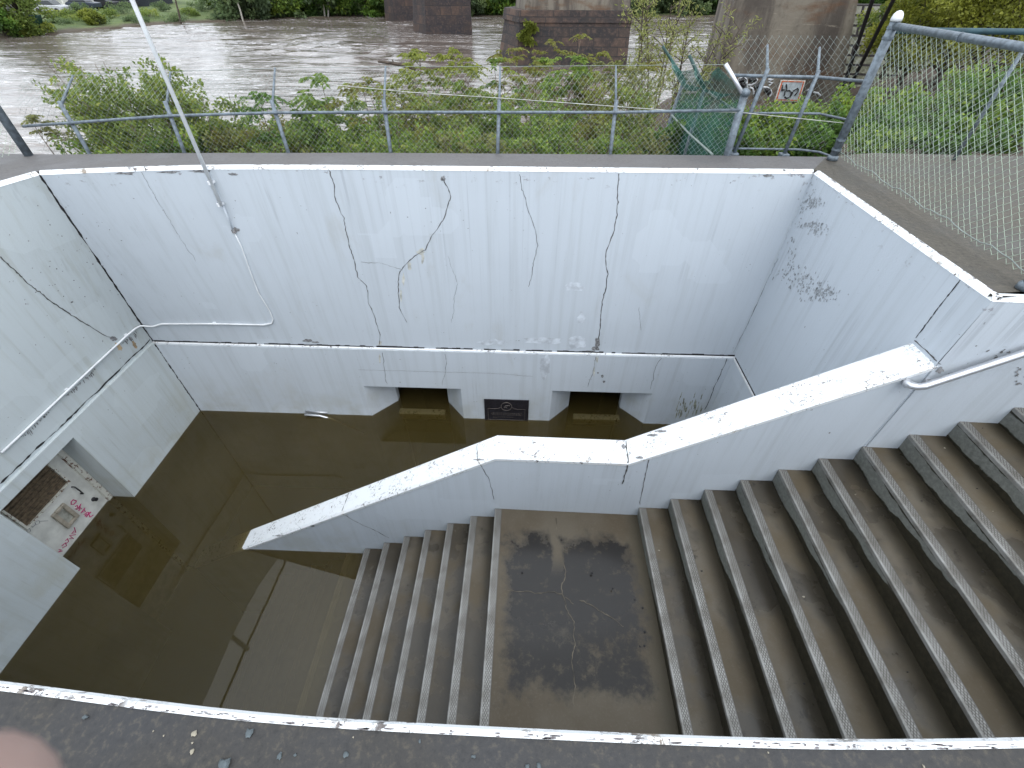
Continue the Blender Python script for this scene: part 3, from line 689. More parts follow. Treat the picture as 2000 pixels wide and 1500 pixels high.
# ------------------------------------------------------------------ flood water
t = NT('flood_water'); p = t.pos()
fr_ = t.n('Fresnel', IOR=1.43, Normal=t.bump(t.noise(p, 1.5, 3), .02, .02)); gl = t.n('BsdfGlossy', Color=(1,1,1), Roughness=.02, Normal=t.bump(t.noise(p, 2.2, 3), .012, .03))
dif = t.n('BsdfDiffuse', Color=t.mix(t.ss(t.noise(p, .7, 4), .35, .65), (.060,.045,.0135), (.073,.055,.019))); tr = t.n('BsdfTransparent', Color=(1,.97,.86))
dust = t.ss(t.noise(p, 46., 2), .79, .80)
mx = t.n('MixShader', Fac=.62, i1=tr.outputs[0], i2=dif.outputs[0]); m2 = t.n('MixShader', Fac=fr_.outputs[0], i1=mx.outputs[0], i2=gl.outputs[0])
m3 = t.n('MixShader', Fac=t.math('MULTIPLY', dust, .5), i1=m2.outputs[0], i2=t.n('BsdfDiffuse', Color=(.4,.4,.36)).outputs[0])
t.done(m3); va = t.n('VolumeAbsorption', Color=(.66,.56,.12), Density=20.); t.t.links.new(va.outputs[0], t.out.inputs['Volume']); MT['flood'] = t.m
mb = MB(); mb.box((XL-.9, .22, ZB-.05), (XR+.1, 7.3, ZW)); fw = mb.build('flood_water', MT['flood']); tag(fw, kind='structure')

# ------------------------------------------------------------------ paving
rl_o = offset_poly(coarse['left'], .035); rf_o = offset_poly(coarse['far'], .035); rr_o = offset_poly(coarse['right'], .035); rs_o = offset_poly(rim_side, .05); rn_o = offset_poly(rim_near, .018, False)
def band(inner, outer, mat, thick=.3, z=-.004):
    mb = MB(); zz = np.array([0,0,z]); tt = np.array([0,0,z-thick])
    mb.loft([[a+tt for a in inner], [a+zz for a in inner], [a+zz for a in outer], [a+tt for a in outer]]); return mb
def pave(mb, mat): o = mb.build('pavement', mat); tag(o, kind='structure'); return o
YCO = [5.50,5.60,5.66,5.70,5.755,5.80,5.845,5.86]
outer_far = [np.array([x, y, 0]) for x, y in zip([-5.55,-4.6,-3.7,-2.85,-1.9,-.2,1.55,3.55], YCO)]
pave(band(rf_o, outer_far, 0, .03), MT['pave_grey'])
pave(band(rl_o+[rf_o[0]], [np.array([-12,.75*U,0]),np.array([-12,2,0]),np.array([-12,3.2,0]),np.array([-12,4.2,0]),np.array([-9,5.3,0]),np.array([-6.5,5.5,0]),outer_far[0]], 0, .03), MT['pave_grey'])
ro = [rf_o[-1]]+rr_o+rs_o
pave(band(ro, [outer_far[-1], np.array([4.2,6.05,0]), np.array([9,5.9,0]), np.array([14,5.9,0]), np.array([16,5.5,0]), np.array([18,5.,0]), np.array([18,4.5,0]), np.array([18,4,0]), np.array([18,3.,0]), np.array([18,2.66,0])], 0, .03), MT['pave_brown'])
pave(band(rn_o, [np.array([-12 if i == 0 else 18 if i == len(rn_o)-1 else a[0], -8., 0]) for i, a in enumerate(rn_o)], 0), MT['pave_dark'])
mb = MB(); mb.box((-12,-8,-.3),(rn_o[0][0],.63,-.0045)); pave(mb, MT['pave_dark'])
mb = MB(); mb.box((rn_o[-1][0],-8,-.3),(18,2.66,-.0045)); pave(mb, MT['pave_dark'])

# pebbles on the near paving
peb = [(380,1433,7,1),(488,1432,9,0),(376,1451,3,1),(376,1468,6,1),(440,1494,12,0),(547,1477,7,0),(577,1475,4,0),(676,1474,6,0),(690,1440,3,1),(300,1428,2.5,1),(320,1437,2.5,1),(820,1448,4,0),(1030,1498,6,0),(1052,1497,7,0),(168,1401,5,0),(1500,1470,3,1),(925,1478,5,0),(1803,1497,4,1)]
def pebble(x, y, r, light, label):
    c = at_z(x, y, -.004); d = np.linalg.norm(c-CAM)/F_PX*r*(.42 if light else .6)
    V, Fq = [], []
    n, m_ = 9, 5
    mb = MB(); sc = (random.uniform(.7,1.3), random.uniform(.7,1.2), random.uniform(.45,.7)); ph_ = random.uniform(0, 6)
    rows = []
    for i in range(m_+1):
        th = math.pi*i/m_; rows.append([])
        for k_ in range(n+1):
            a = 2*math.pi*(k_ % n)/n+ph_; rr = d*(1+.22*math.sin(3*a+th*2+ph_)+.12*math.sin(5*a+ph_))
            rows[-1].append(c+np.array([rr*math.sin(th)*math.cos(a)*sc[0], rr*math.sin(th)*math.sin(a)*sc[1], d*sc[2]*(.9-math.cos(th))]))
    mb.loft(rows)
    o = mb.build('pebble', MT['pebble_light'] if light else MT['pebble'], None, loc=tuple(c)); tag(o, label, 'pebble', 'pebbles scattered on the near paving')
for x, y, r, l in peb:
    big = r >= 6
    pebble(x, y, r, l, ('pale tan ' if l else 'dark slate ')+('pebble' if big else 'stone chip')+' lying on the dark paving below the chipped edge, '+('far left' if x < 350 else 'left' if x < 520 else 'centre left' if x < 760 else 'centre' if x < 1200 else 'right'))
# debris on the landing and steps
def debris(items):
    for x, y, z, r in items:
        c = at_z(x, y, z); mb = MB(); d = np.linalg.norm(c-CAM)/F_PX*r*.62
        rows = []
        for i in range(4):
            th = math.pi*i/3; rows.append([c+np.array([d*math.sin(th+.01)*math.cos(2*math.pi*(k_ % 6)/6)*random.uniform(.7,1.2), d*math.sin(th+.01)*math.sin(2*math.pi*(k_ % 6)/6), d*.6*(1-math.cos(th))]) for k_ in range(7)])
        mb.loft(rows); o = mb.build('debris_bit', MT['dark'], None, loc=tuple(c)); tag(o, 'small dark bit of debris lying on the stair landing', 'stone chip', 'debris on the landing')
debris([(1156,1120,Z_LAND,4),(1239,1172,Z_LAND-.04,3.5),(1255,1188,Z_LAND-.04,3.5),(1259,1235,Z_LAND-.04,4),(1258,1262,Z_LAND-.04,3.5),(1249,1263,Z_LAND-.04,3),(1282,1332,Z_LAND-.06,5),(1290,1338,Z_LAND-.06,5),(1196,1150,Z_LAND,3),(1020,1118,Z_LAND,3)])
for k in range(26):
    st_ = int(rng.integers(0, 9)); x = X_UP+st_*RUN_U+rng.uniform(.1,.29); y = rng.uniform(.9, 2.65); c = np.array([x, y, Z_UP+st_*RIS_U+.001]); d = rng.uniform(.004,.012); mb = MB(); a_ = rng.uniform(0, 6.28)
    mb.loft([[c+np.array([d*r_*math.cos(a_+6.283*q/7)*rng.uniform(.7,1.2), d*r_*.6*math.sin(a_+6.283*q/7)*rng.uniform(.7,1.2), h_]) for q in range(8)] for r_, h_ in ((1,0),(.9,.003),(.05,.005))])
    tag(mb.build('debris_bit', MT['dark'] if k % 4 else MT['pebble_light'], None, loc=tuple(c)), 'tiny dark bit of debris lying on an upper step' if k % 4 else 'tiny pale bit of debris lying on an upper step', 'stone chip', 'debris on the upper steps')
tw = thing('twig', 'bent dark twig lying across a nosing of the upper steps near the viewer', 'twig', tuple(at_z(1560,1412,-2.2)))
zt2 = Z_UP+RIS_U+.012
mb = MB(); mb.tube([at_z(1530,1410,zt2), at_z(1545,1414,zt2), at_z(1570,1413,zt2+.01), at_z(1597,1407,zt2)], [.004,.005,.004,.004], 6); mb.tube([at_z(1545,1414,zt2), at_z(1539,1420,zt2)], .004, 5); mb.build('stick', MT['bark'], tw)

# ------------------------------------------------------------------ fences
def diag_mesh(mb, p0, p1, zlo, zhi, pitch=.055, r=.0016, lean=None):
    """chain link between p0 and p1 (xy), straight diagonals; zlo/zhi heights; lean = xy offset at the top"""
    p0 = np.array(p0, float); p1 = np.array(p1, float); L = np.linalg.norm(p1-p0); d = (p1-p0)/L; h = zhi-zlo
    lean = np.zeros(2) if lean is None else np.array(lean)
    def P(s_, z_): 
        q = p0+d*s_+lean*((z_)/h); return (q[0], q[1], zlo+z_)
    s0 = -h
    while s0 < L:
        for sg in (1, -1):
            a, b = (s0, 0.), (s0+h, h)
            # clip to 0..L
            t0 = max(0, -s0/h); t1 = min(1, (L-s0)/h)
            if t1 > t0+.01:
                A = (s0+h*t0, h*t0); B = (s0+h*t1, h*t1)
                if sg < 0: A = (L-A[0], A[1]); B = (L-B[0], B[1])
                mb.tube([P(*A), P(*B)], r, 3, cap=False)
        s0 += pitch*1.414
def zigzag_mesh(mb, p0, p1, zlo, zhi, w=.037, r=.0019):
    """woven chain link: every wire zigzags from top to bottom and hooks its neighbours"""
    p0 = np.array(p0, float); p1 = np.array(p1, float); L = np.linalg.norm(p1-p0); d = (p1-p0)/L; nrm = np.array([-d[1], d[0]])
    n = int(L/w); hz = w*.92; k_ = int((zhi-zlo)/hz)
    for i in range(n):
        pts = []
        for j in range(k_+1):
            s_ = i*w + (w*.53 if (i+j) % 2 else -w*.53)
            q = p0+d*(s_+w*.5)+nrm*(.003*math.sin(j*1.57+i)); z_ = zlo+hz*j+.004*math.sin(i*1.3+j*.7)
            pts.append((q[0], q[1], z_))
        # knuckle at the top and a barb at the foot
        q = pts[-1]; pts.append((q[0]+d[0]*.02, q[1]+d[1]*.02, q[2]+.028))
        for A_, B_ in zip(pts[:-1], pts[1:]): mb.tube([A_, B_], r, 4, cap=False)

fence = thing('chain_link_fence', 'grey chain link fence with angled arms along the far coping above the shrubs', 'fence', (-1.5, 5.82, 0))
FX = [-5.86,-5.17,-4.14,-2.915,-1.668,-.375,.972,2.36]; FY = [5.60,5.66,5.73,5.775,5.80,5.835,5.87,5.88]; FR = [.272,.30,.37,.405,.42,.426,.432,.47]
FT = [.45,.475,.49,.515,.535,.54,.556,.655]
PB = [None]+[at_y(*q, FY[i+1]) for i, q in enumerate([(175,300),(360,297),(563,297),(763,297),(972,298),(1192,300),(1420,303)])]
PT = [None]+[at_y(*q, FY[i+1]) for i, q in enumerate([(115,198),(322,198),(530,196),(749,195),(975,197),(1204,196),(1455,182)])]
for i in range(1, 8):
    mb = MB(); r_ = .022 if i < 7 else .042
    FX[i], FT[i] = PT[i][0], PT[i][2]
    mb.tube([PB[i]+(PB[i]-PT[i])*.9, PT[i]], r_, 10); mb.build('post', MT['galv'], fence, smooth=True)
    if i < 7:
        ae = at_y([0,143,333,537,753,977,1203][i], [0,147,140,133,130,130,128][i], FY[i]+.36)
        mb = MB(); a = np.array([FX[i], FY[i]+.01, FT[i]-.03]); mb.tube([a, ae], [.016,.010], 8); mb.build('arm', MT['galv'], fence, smooth=True)
        f_ = (FR[i]-PB[i][2])/(PT[i][2]-PB[i][2]); cq = PB[i]+(PT[i]-PB[i])*f_; mb = MB(); mb.tube([cq-np.array([0,0,.02]), cq+np.array([0,0,.02])], .029, 10); mb.build('collar', MT['galv'], fence, smooth=True)
ae = at_y(1417,125,5.95); mb = MB(); a = at_y(1456,194,FY[7]-.02); mb.tube([a, ae], .022, 8); mb.build('arm', MT['alu'], fence, smooth=True)
mb = MB(); mb.tube([(FX[7], FY[7], FT[7]-.02), (FX[7], FY[7], FT[7]+.02), (FX[7], FY[7], FT[7]+.045)], [.052,.052,.02], 10); mb.build('post_cap', MT['galv'], fence, smooth=True)
mb = MB(); mb.tube([(x, y-.025, z) for x, y, z in zip(FX, FY, FR)], .0155, 8); mb.build('top_rail', MT['galv'], fence, smooth=True)
mb = MB()
for i in range(7): diag_mesh(mb, (FX[i], FY[i]+.03), (FX[i+1], FY[i+1]+.03), -.35, max(FT[i], .45), .045, .0012)
lowm = mb
for i in range(0, 7): diag_mesh(mb, (FX[i], FY[i]+.035), (FX[i+1], FY[i+1]+.035), FT[i], FT[i]+.235, .045, .0012, lean=(0, .28))
mb.build('wire_mesh', MT['galv_light'], fence)
mb = MB(); wp = [at_y(645,165,5.9), at_y(800,180,5.9), at_y(1000,193,5.86), at_y(1300,215,5.86), at_y(1450,220,5.86), at_y(1655,241,5.8)]; mb.tube(wp, .0035, 5); mb.build('loose_wire', simple('pale_wire', (.5,.5,.46), .5), fence)
mb = MB(); mb.tube([(FX[0], FY[0]+.3, .74)]+[tuple(at_y(a, b, FY[i]+.36)) for i, (a, b) in enumerate([(143,147),(333,140),(537,133),(753,130),(977,130),(1203,128),(1417,126)], 1)], .0022, 4); mb.build('strand_wire', MT['galv_light'], fence)

# taller fence to the right of the corner post
f2 = thing('chain_link_fence', 'tall grey chain link fence before the graffiti pier, with upright arms', 'fence', (2.9, 5.93, 0))
P2 = [(at_z(1437,303,0), at_y(1501,132,6.0), at_y(1499,88,6.3)), (at_z(1537,305,0), at_y(1600,136,6.0), at_y(1601,93,6.3))]
for b0, t0, a0 in P2:
    mb = MB(); bb = np.array([b0[0], 5.93, -.05]); tt = np.array([t0[0]*5.95/6.0, 5.95, t0[2]]); mb.tube([bb, tt], .022, 8); mb.build('post', MT['galv'], f2, smooth=True)
    mb = MB(); mb.tube([tt-np.array([0,0,.03]), a0], [.018,.012], 8); mb.build('arm', MT['galv'], f2, smooth=True)
    mb = MB(); mb.box(bb+np.array([-.05,-.05,.0]), bb+np.array([.05,.05,.06])); mb.build('foot_plate', MT['galv'], f2, bevel=.01)
def rail2(px, r, nm): mb = MB(); mb.tube([at_y(*q, 5.96) for q in px], r, 8); mb.build(nm, MT['galv'], f2, smooth=True)
rail2([(1432,147),(1500,149),(1600,151),(1690,159)], .016, 'top_rail'); rail2([(1450,221),(1530,221),(1600,222),(1655,234)], .012, 'mid_rail'); rail2([(1425,290),(1500,291),(1560,292),(1600,297),(1625,306)], .012, 'bottom_rail')
mb = MB(); xa, xb = at_y(1440,200,5.97)[0], 3.56
diag_mesh(mb, (xa, 5.97), (xb, 5.97), .05, .86, .055, .0011); diag_mesh(mb, (xa-.1, 5.98), (xb, 5.98), .86, 1.1, .055, .0011, lean=(0,.3)); mb.build('wire_mesh', MT['galv_light'], f2)

# green screened fence running away from the corner post
f3 = thing('screened_fence', 'short fence draped in torn green mesh leading away from the corner post', 'fence', (2.4, 7.2, -.5))
Cb, Ct = at_y(1358,232,7.2), at_y(1376,172,7.2); Bb, Bt = at_y(1312,225,8.6), at_y(1336,156,8.6)
Ca, Ba = at_y(1346,108,7.35), at_y(1294,90,8.75)
for b0, t0, a0 in ((Cb, Ct, Ca), (Bb, Bt, Ba)):
    mb = MB(); mb.tube([b0+(b0-t0)*3.2, t0], .026, 8); mb.build('post', MT['galv'], f3, smooth=True)
    mb = MB(); mb.tube([t0, a0], [.026,.02], 8); mb.build('arm', simple('dark_green_metal', (.02,.06,.055), .5), f3, smooth=True)
t = NT('green_mesh_fabric'); p = t.pos(); nn = t.noise(p, 5., 5)
mx = t.n('MixShader', Fac=t.math('MULTIPLY_ADD', nn, .6, .12), i1=t.n('BsdfTransparent').outputs[0], i2=t.pbr(t.mix(t.ss(nn, .35,.65), (.014,.10,.082), (.035,.165,.135)), .7).outputs[0]); MT['green_mesh'] = t.done(mx)
mb = MB(); c0 = np.array([FX[7]-.03, FY[7]+.04, 0])
cols = [(c0+np.array([0,0,-.1]), c0+np.array([0,0,.62]), at_y(1408,130,5.95)), (Cb+(Cb-Ct)*1.6, Ct, Ca+(Ct-Ca)*.35), (Bb+(Bb-Bt)*1.8, Bt, Ba+(Bt-Ba)*.1)]
def lerp(a, b, f): return np.array(a)*(1-f)+np.array(b)*f
rows = []
for v in np.linspace(0, 2, 13):
    row = []
    for u_ in np.linspace(0, 2, 15):
        i = min(int(u_), 1); f = u_-i
        def colp(cl): return lerp(cl[0], cl[1], v) if v <= 1 else lerp(cl[1], cl[2], v-1)
        q = lerp(colp(cols[i]), colp(cols[i+1]), f); sag = math.sin(math.pi*f)*(.12 if v > 1 else .03)*min(v, 1.2)
        q = q+np.array([.04*math.sin(u_*9+v*2), 0, -sag]); row.append(q)
    rows.append(row)
mb.loft(rows); sc_ = mb.build('screen', MT['green_mesh'], f3, smooth=True); so = sc_.modifiers.new('thick', 'SOLIDIFY'); so.thickness = .003
mb = MB(); mb.tube([at_y(1384,181,6.9), at_y(1438,217,5.95)], .012, 6); mb.tube([at_y(1312,225,8.), at_y(1345,260,7.), at_y(1392,302,5.97)], .012, 6); mb.build('brace', MT['galv_light'], f3)

# near right fence
f4 = thing('chain_link_fence', 'close chain link fence with thick round top rail on the right paving', 'fence', (3.52, 4.3, 0))
p0 = np.array([3.555, 5.735]); p1 = np.array([3.47, 2.83])
p2_ = np.array([6.3, 2.86])
def fp(f, z): q = p0+(p1-p0)*f if f <= 1 else p1+(p2_-p1)*(f-1)/1.05; return np.array([q[0], q[1], z])
for f, nm in ((0, 1), (1, 0), (2.05, 0)):
    r_ = .044
    mb = MB(); mb.tube([fp(f, -.02), fp(f, 1.27)], r_, 14); mb.tube([fp(f, 0), fp(f, .03), fp(f, .05)], [.06,.058,.045], 14); po = mb.build('post', MT['galv'], f4, smooth=True)
    for z_ in (.10,.2,.62,1.12,1.2): mb = MB(); mb.tube([fp(f, z_), fp(f, z_+.022)], r_+.006, 14); mb.build('band', MT['galv'], po, smooth=False)
    mb = MB(); mb.tube([fp(f, 1.26), fp(f, 1.285), fp(f, 1.315), fp(f, 1.335), fp(f, 1.342)], [.05,.05,.042,.025,.006], 14); mb.build('cap', MT['white_pipe'], po, smooth=True)
mb = MB(); mb.tube([fp(.005, 1.225), fp(1, 1.215), fp(2.05, 1.215)], .03, 14); mb.build('top_rail', MT['galv'], f4, smooth=True)
for f in (.34, .68, 1.3, 1.7): mb = MB(); c = fp(f, 1.22); dd = (fp(1,0)-fp(0,0)); dd /= np.linalg.norm(dd); mb.tube([c-dd*.008, c+dd*.008], .034, 12); mb.build('rail_tie', MT['galv'], f4)
mb = MB(); zigzag_mesh(mb, fp(.014, 0)[:2]+np.array([.035,0]), fp(.99, 0)[:2]+np.array([.035,0]), .045, 1.235); zigzag_mesh(mb, fp(1.02, 0)[:2]+np.array([0,.035]), fp(2.04, 0)[:2]+np.array([0,.035]), .045, 1.235); mb.build('wire_mesh', MT['wire'], f4)
mb = MB(); pts = []
for f in np.linspace(.01, 2.05, 60): q = fp(f, .085+.012*math.sin(f*31)+.006*math.sin(f*77)); q[0] += .03; pts.append(q)
mb.tube(pts, .0035, 6); mb.build('tension_wire', MT['galv_light'], f4)
f6 = thing('chain_link_fence', 'dark railed chain link fence along the far paving edge, seen through the close one', 'fence', (6., 5.95, 0))
b0 = at_z(1863,312,0); t0 = at_y(1968,111,b0[1]+.05); dx_ = t0-b0
for k in range(4):
    o_ = np.array([2.4*k, -.04*k, 0]); mb = MB(); mb.tube([b0+o_, b0+o_+np.array([0,0,at_y(1900,60,5.85)[2]])], .02, 10); mb.build('post', MT['galv'], f6, smooth=True)
xa = 3.62; zr6 = at_y(1900,60,5.85)[2]
mb = MB(); mb.tube([(xa, 5.80, zr6), (b0[0]+7.2, b0[1]-.15, zr6)], .026, 8); mb.build('top_rail', simple('blue_green_rail', (.03,.075,.095), .5), f6, smooth=True)
mb = MB(); diag_mesh(mb, (xa, 5.82), (b0[0]+7.2, b0[1]-.12), .03, zr6, .06, .0012); mb.build('wire_mesh', MT['galv_light'], f6)
# near left fence
f5 = thing('chain_link_fence', 'chain link fence with a thick corner post on the left paving', 'fence', (-5.9, 4.5, 0))
q0 = at_z(56,303,0)[:2]; q1 = np.array([-5.98, 3.0]); q2 = np.array([-5.98, .3])
for i, q in enumerate((q0, q1, q2)):
    mb = MB(); mb.tube([(q[0], q[1], -.02), (q[0], q[1], 1.3)], .045, 12); po = mb.build('post', MT['galv'], f5, smooth=True)
    mb = MB(); mb.tube([(q[0], q[1], 1.3), (q[0], q[1], 1.33), (q[0], q[1], 1.36)], [.05,.045,.01], 12); mb.build('cap', MT['galv'], po, smooth=True)
mb = MB(); mb.tube([(q0[0], q0[1], 1.22), (q1[0], q1[1], 1.22), (q2[0], q2[1], 1.22)], .025, 10); mb.build('top_rail', MT['galv'], f5, smooth=True)
mb = MB(); zigzag_mesh(mb, q0+np.array([-.03,-.04]), q1+np.array([-.03,0]), .05, 1.23); zigzag_mesh(mb, q1+np.array([-.03,0]), q2+np.array([-.03,0]), .05, 1.23); mb.build('wire_mesh', MT['wire'], f5)

# ------------------------------------------------------------------ terrain and river
def gz(x, y):
    d = np.maximum(0, y-5.85)
    a = -.55-.40*d; b = -.12-.13*d
    w = np.clip((np.asarray(x)-1.0-.12*d)/4.0, 0, 1); w = w*w*(3-2*w)
    z = np.maximum(a, -5.5)*(1-w)+np.maximum(b, -5.5)*w
    rr = np.clip((y-26)/8, 0, 1); z = z*(1-rr)+(-5.5)*rr
    hill = np.clip((np.asarray(x)-7.0-(np.maximum(0, y-9))*.35)/8., 0, 1); z = z+2.6*hill*np.clip((y-5.9)/5, 0, 1)*(1-rr)
    return z
xs_ = np.concatenate([np.linspace(-80,-12,18), np.linspace(-11,20,94), np.linspace(21,70,20)]); ys_ = np.concatenate([np.linspace(5.6,16,60), np.linspace(16.5,46,34)])
X_, Y_ = np.meshgrid(xs_, ys_); Z_ = gz(X_, Y_)+.05*np.sin(X_*3.1+Y_*2.3)*np.sin(Y_*4.1-X_)
Z_ = np.where(Y_ < 5.75, -.55, Z_)
V = np.stack([X_, Y_, Z_], -1).reshape(-1, 3); nx, ny = len(xs_), len(ys_)
idx = np.arange(nx*ny).reshape(ny, nx); Fq = np.stack([idx[:-1,:-1], idx[:-1,1:], idx[1:,1:], idx[1:,:-1]], -1).reshape(-1, 4)
tag(np_mesh('riverbank', V, Fq, MT['soil']), kind='structure')

t = NT('river_water'); p = t.pos()
h1 = t.noise(p, 1., 3, .5, 1.2, sc=(.10, .52, 1)); h2 = t.noise(p, 1., 5, .6, .6, sc=(.8, 3.0, 1)); h3 = t.noise(p, 1., 4, .6, sc=(.035, .13, 1))
h4 = t.noise(p, 1., 3, .5, 1., sc=(.28, 1.35, 1))
hh = t.math('ADD', t.math('MULTIPLY', h1, 1.3), t.math('ADD', t.math('MULTIPLY', h2, .10), t.math('MULTIPLY', h4, t.math('MULTIPLY_ADD', h3, .9, 0.))))
nrm = t.bump(hh, 1., .16)
c = t.mix(t.ss(h1, .35, .65), (.10, .078, .064), (.19, .16, .14))
foam = t.math('MULTIPLY', t.ss(t.noise(p, 1., 8, .75, .6, sc=(.9, 2.6, 1)), .52, .66), t.ss(t.math('ADD', h3, t.math('MULTIPLY', h1, .35)), .56, .74))
c = t.mix(t.math('MULTIPLY', foam, .8), c, (.75, .75, .77))
MT['river'] = t.done(t.pbr(c, t.math('MULTIPLY_ADD', foam, .5, .12), 0, nrm, .75))
xs_ = np.concatenate([np.linspace(-260,-85,12), np.linspace(-80,60,260), np.linspace(65,260,12)]); ys_ = np.concatenate([np.linspace(6.9,40,170), np.linspace(40.5,125,120)])
X_, Y_ = np.meshgrid(xs_, ys_)
def wv(x, y):
    z = .07*np.sin(.35*x+1.9*y+1.5*np.sin(.21*x+.3*y))+.05*np.sin(.8*x-2.7*y+1.2*np.sin(.5*x))+.04*np.sin(1.7*x+3.9*y+2*np.sin(.33*y+.4*x))
    return z*(.55+.45*np.sin(.11*x+.17*y+1.))
V = np.stack([X_, Y_, ZW+wv(X_, Y_)], -1).reshape(-1, 3); nx, ny = len(xs_), len(ys_)
idx = np.arange(nx*ny).reshape(ny, nx); Fq = np.stack([idx[:-1,:-1], idx[:-1,1:], idx[1:,1:], idx[1:,:-1]], -1).reshape(-1, 4)
ro_ = np_mesh('river', V, Fq, MT['river']); ro_.data.polygons.foreach_set('use_smooth', [True]*len(Fq)); tag(ro_, kind='structure')

# far bank
bank = [(-260,20),(-95,52),(-60,61),(-57.4,65),(-53,78),(-44,90),(-28,96),(-12,98.6),(23,102),(60,104),(260,110)]
t = NT('bank_grass'); p = t.pos(); n1 = t.noise(p, .35, 6, .7); n2 = t.noise(p, 1.6, 6, .75); zz = t.xyz(p)[2]
c = t.mix(t.ss(n1, .35, .65), (.075, .115, .04), (.13, .165, .055)); c = t.mix(t.math('MULTIPLY', t.ss(n2, .5, .7), .7), c, (.13, .19, .035)); c = t.mix(t.ss(zz, ZW+.35, ZW+.1), c, (.09, .07, .05))
MT['grass'] = t.done(t.pbr(c, .9, 0, t.bump(n2, .8, .4)))
rows = []
prof_b = [(0,-.6),(.3,.06),(2.2,.16),(5.,.42),(9.,.85),(11.,.95),(25.,1.05),(50.,1.4),(120.,3.),(220,7.)]
bk = []
for i, (x, y) in enumerate(bank):
    a = np.array(bank[max(0, i-1)]); b = np.array(bank[min(len(bank)-1, i+1)]); tt = (b-a)/np.linalg.norm(b-a); nn = np.array([-tt[1], tt[0]]); bk.append((np.array([x, y]), nn))
def bank_pt(s_, d):   # s_ = index along the bank polyline, d = metres inland
    i = int(min(max(s_, 0), len(bk)-1.001)); f = s_-i; p_ = bk[i][0]*(1-f)+bk[i+1][0]*f; n_ = bk[i][1]*(1-f)+bk[i+1][1]*f
    z = np.interp(d, [a for a, _ in prof_b], [b for _, b in prof_b]); q = p_+n_*d
    return np.array([q[0], q[1], ZW+z])
mb = MB()
ss_ = np.linspace(0, len(bk)-1.001, 90)
mb.loft([[bank_pt(s_, d)+np.array([0,0,.12*math.sin(s_*7+d)+.08*math.sin(s_*23+d*2)]) for s_ in ss_] for d, _ in prof_b]); tag(mb.build('far_bank', MT['grass'], smooth=True), kind='structure')
BB = BVHTree.FromPolygons([Vector(v) for v in mb.v], mb.f)
def on_bank(x, y):
    h = BB.ray_cast(Vector(CAM), Vector(ray(x, y)).normalized()); return np.array(h[0]) if h[0] is not None else at_z(x, y, ZW+1.)

# ------------------------------------------------------------------ bridge piers
def stone(name, a, b, dark, course=.62):
    t = NT(name); o = t.obj()
    br = t.n('TexBrick', Vector=t.n('CombineXYZ', X=t.math('ADD', t.xyz(o)[0], t.xyz(o)[1]), Y=t.xyz(o)[2]).outputs[0], Color1=(.0,.0,.0,1), Color2=(1,1,1,1), Mortar=(0,0,0,1), Scale=1., Mortar__Size=.035, Brick__Width=1.35, Row__Height=course)
    n1 = t.noise(o, .45, 5); n2 = t.noise(o, 4., 6, .7)
    c = t.mix(br.outputs['Color'], a, b); c = t.mix(t.math('MULTIPLY', t.ss(n1, .60, .42), .75), c, dark); c = t.mix(t.math('MULTIPLY', t.ss(n2, .45, .7), .4), c, tuple(x*1.6 for x in b))
    c = t.mix(t.math('MULTIPLY', t.math('SUBTRACT', 1, br.outputs['Fac']), 1.), (.035,.03,.03), c)
    return t.done(t.pbr(c, .85, 0, t.bump(t.math('ADD', t.math('MULTIPLY', br.outputs['Fac'], -.6), n2), .7, .08)))
MT['stone'] = stone('pier_stone', (.036,.031,.029), (.12,.075,.055), (.020,.021,.025))
MT['stone_far'] = stone('pier_stone_far', (.04,.03,.028), (.10,.062,.045), (.022,.022,.028), .9)
def stained(name, a, b, rust):
    t = NT(name); p = t.pos()
    n1 = t.noise(p, 1., 6, .65, .5, sc=(.9,.9,.22)); n2 = t.noise(p, 1., 5, .6, sc=(.5,.5,1.6)); n3 = t.noise(p, 6., 6, .7)
    c = t.mix(t.ss(n1, .38, .62), a, b); c = t.mix(t.math('MULTIPLY', t.ss(n2, .5, .68), .75), c, rust); c = t.mix(t.math('MULTIPLY', t.ss(n3, .5, .72), .35), c, tuple(x*.45 for x in a))
    ln = t.ss(t.noise(p, 1., 7, .75, .3, sc=(.6,.6,9.)), .62, .66); c = t.mix(t.math('MULTIPLY', ln, .5), c, tuple(min(1, x*1.7) for x in b))
    return t.done(t.pbr(c, .85, 0, t.bump(n3, .5, .04)))
MT['pier_conc'] = stained('stained_pier_concrete', (.075,.062,.052), (.20,.175,.14), (.12,.06,.03))
def pier(name, label, x0, x1, Y, depth, ztop, batter, mat, shift, capz=None, zb=-5.4):
    """tapered block with a pointed nose to the left (upstream) side"""
    th = thing(name, label, 'bridge pier', ((x0+x1)/2, Y, ZW))
    def ringz(z, k=0.):
        s_ = batter*(z-ZW)-k
        return [(x0+s_, Y+s_, z), (x1-s_*.4, Y+s_+.3, z), (x1-s_*.4+shift, Y+depth, z), (x0+s_+shift, Y+depth, z), (x0-depth*.22+s_*2.2+shift*.3, Y+depth*.45, z)]
    def solid(za, zb_, ka, kb, nm, mt):
        mb = MB(); A, B = ringz(za, ka), ringz(zb_, kb); n = len(A)
        mb.add(A+B, [tuple(reversed(range(n))), tuple(range(n, 2*n))]+[(i, (i+1) % n, n+(i+1) % n, n+i) for i in range(n)]); return mb.build(nm, mt, th)
    if capz is None: solid(zb, ztop, 0, 0, 'shaft', mat)
    else:
        solid(zb, capz-.75, 0, 0, 'stone_base', mat); solid(capz-.745, capz, .08, .08, 'string_course', mat); solid(capz+.005, ztop, -.35, -.35, 'concrete_shaft', MT['pier_conc'])
    return th
zc = at_y(1120,21,45.)[2]
a_, b_ = at_y(1003,122,45.), at_y(1226,120,45.)
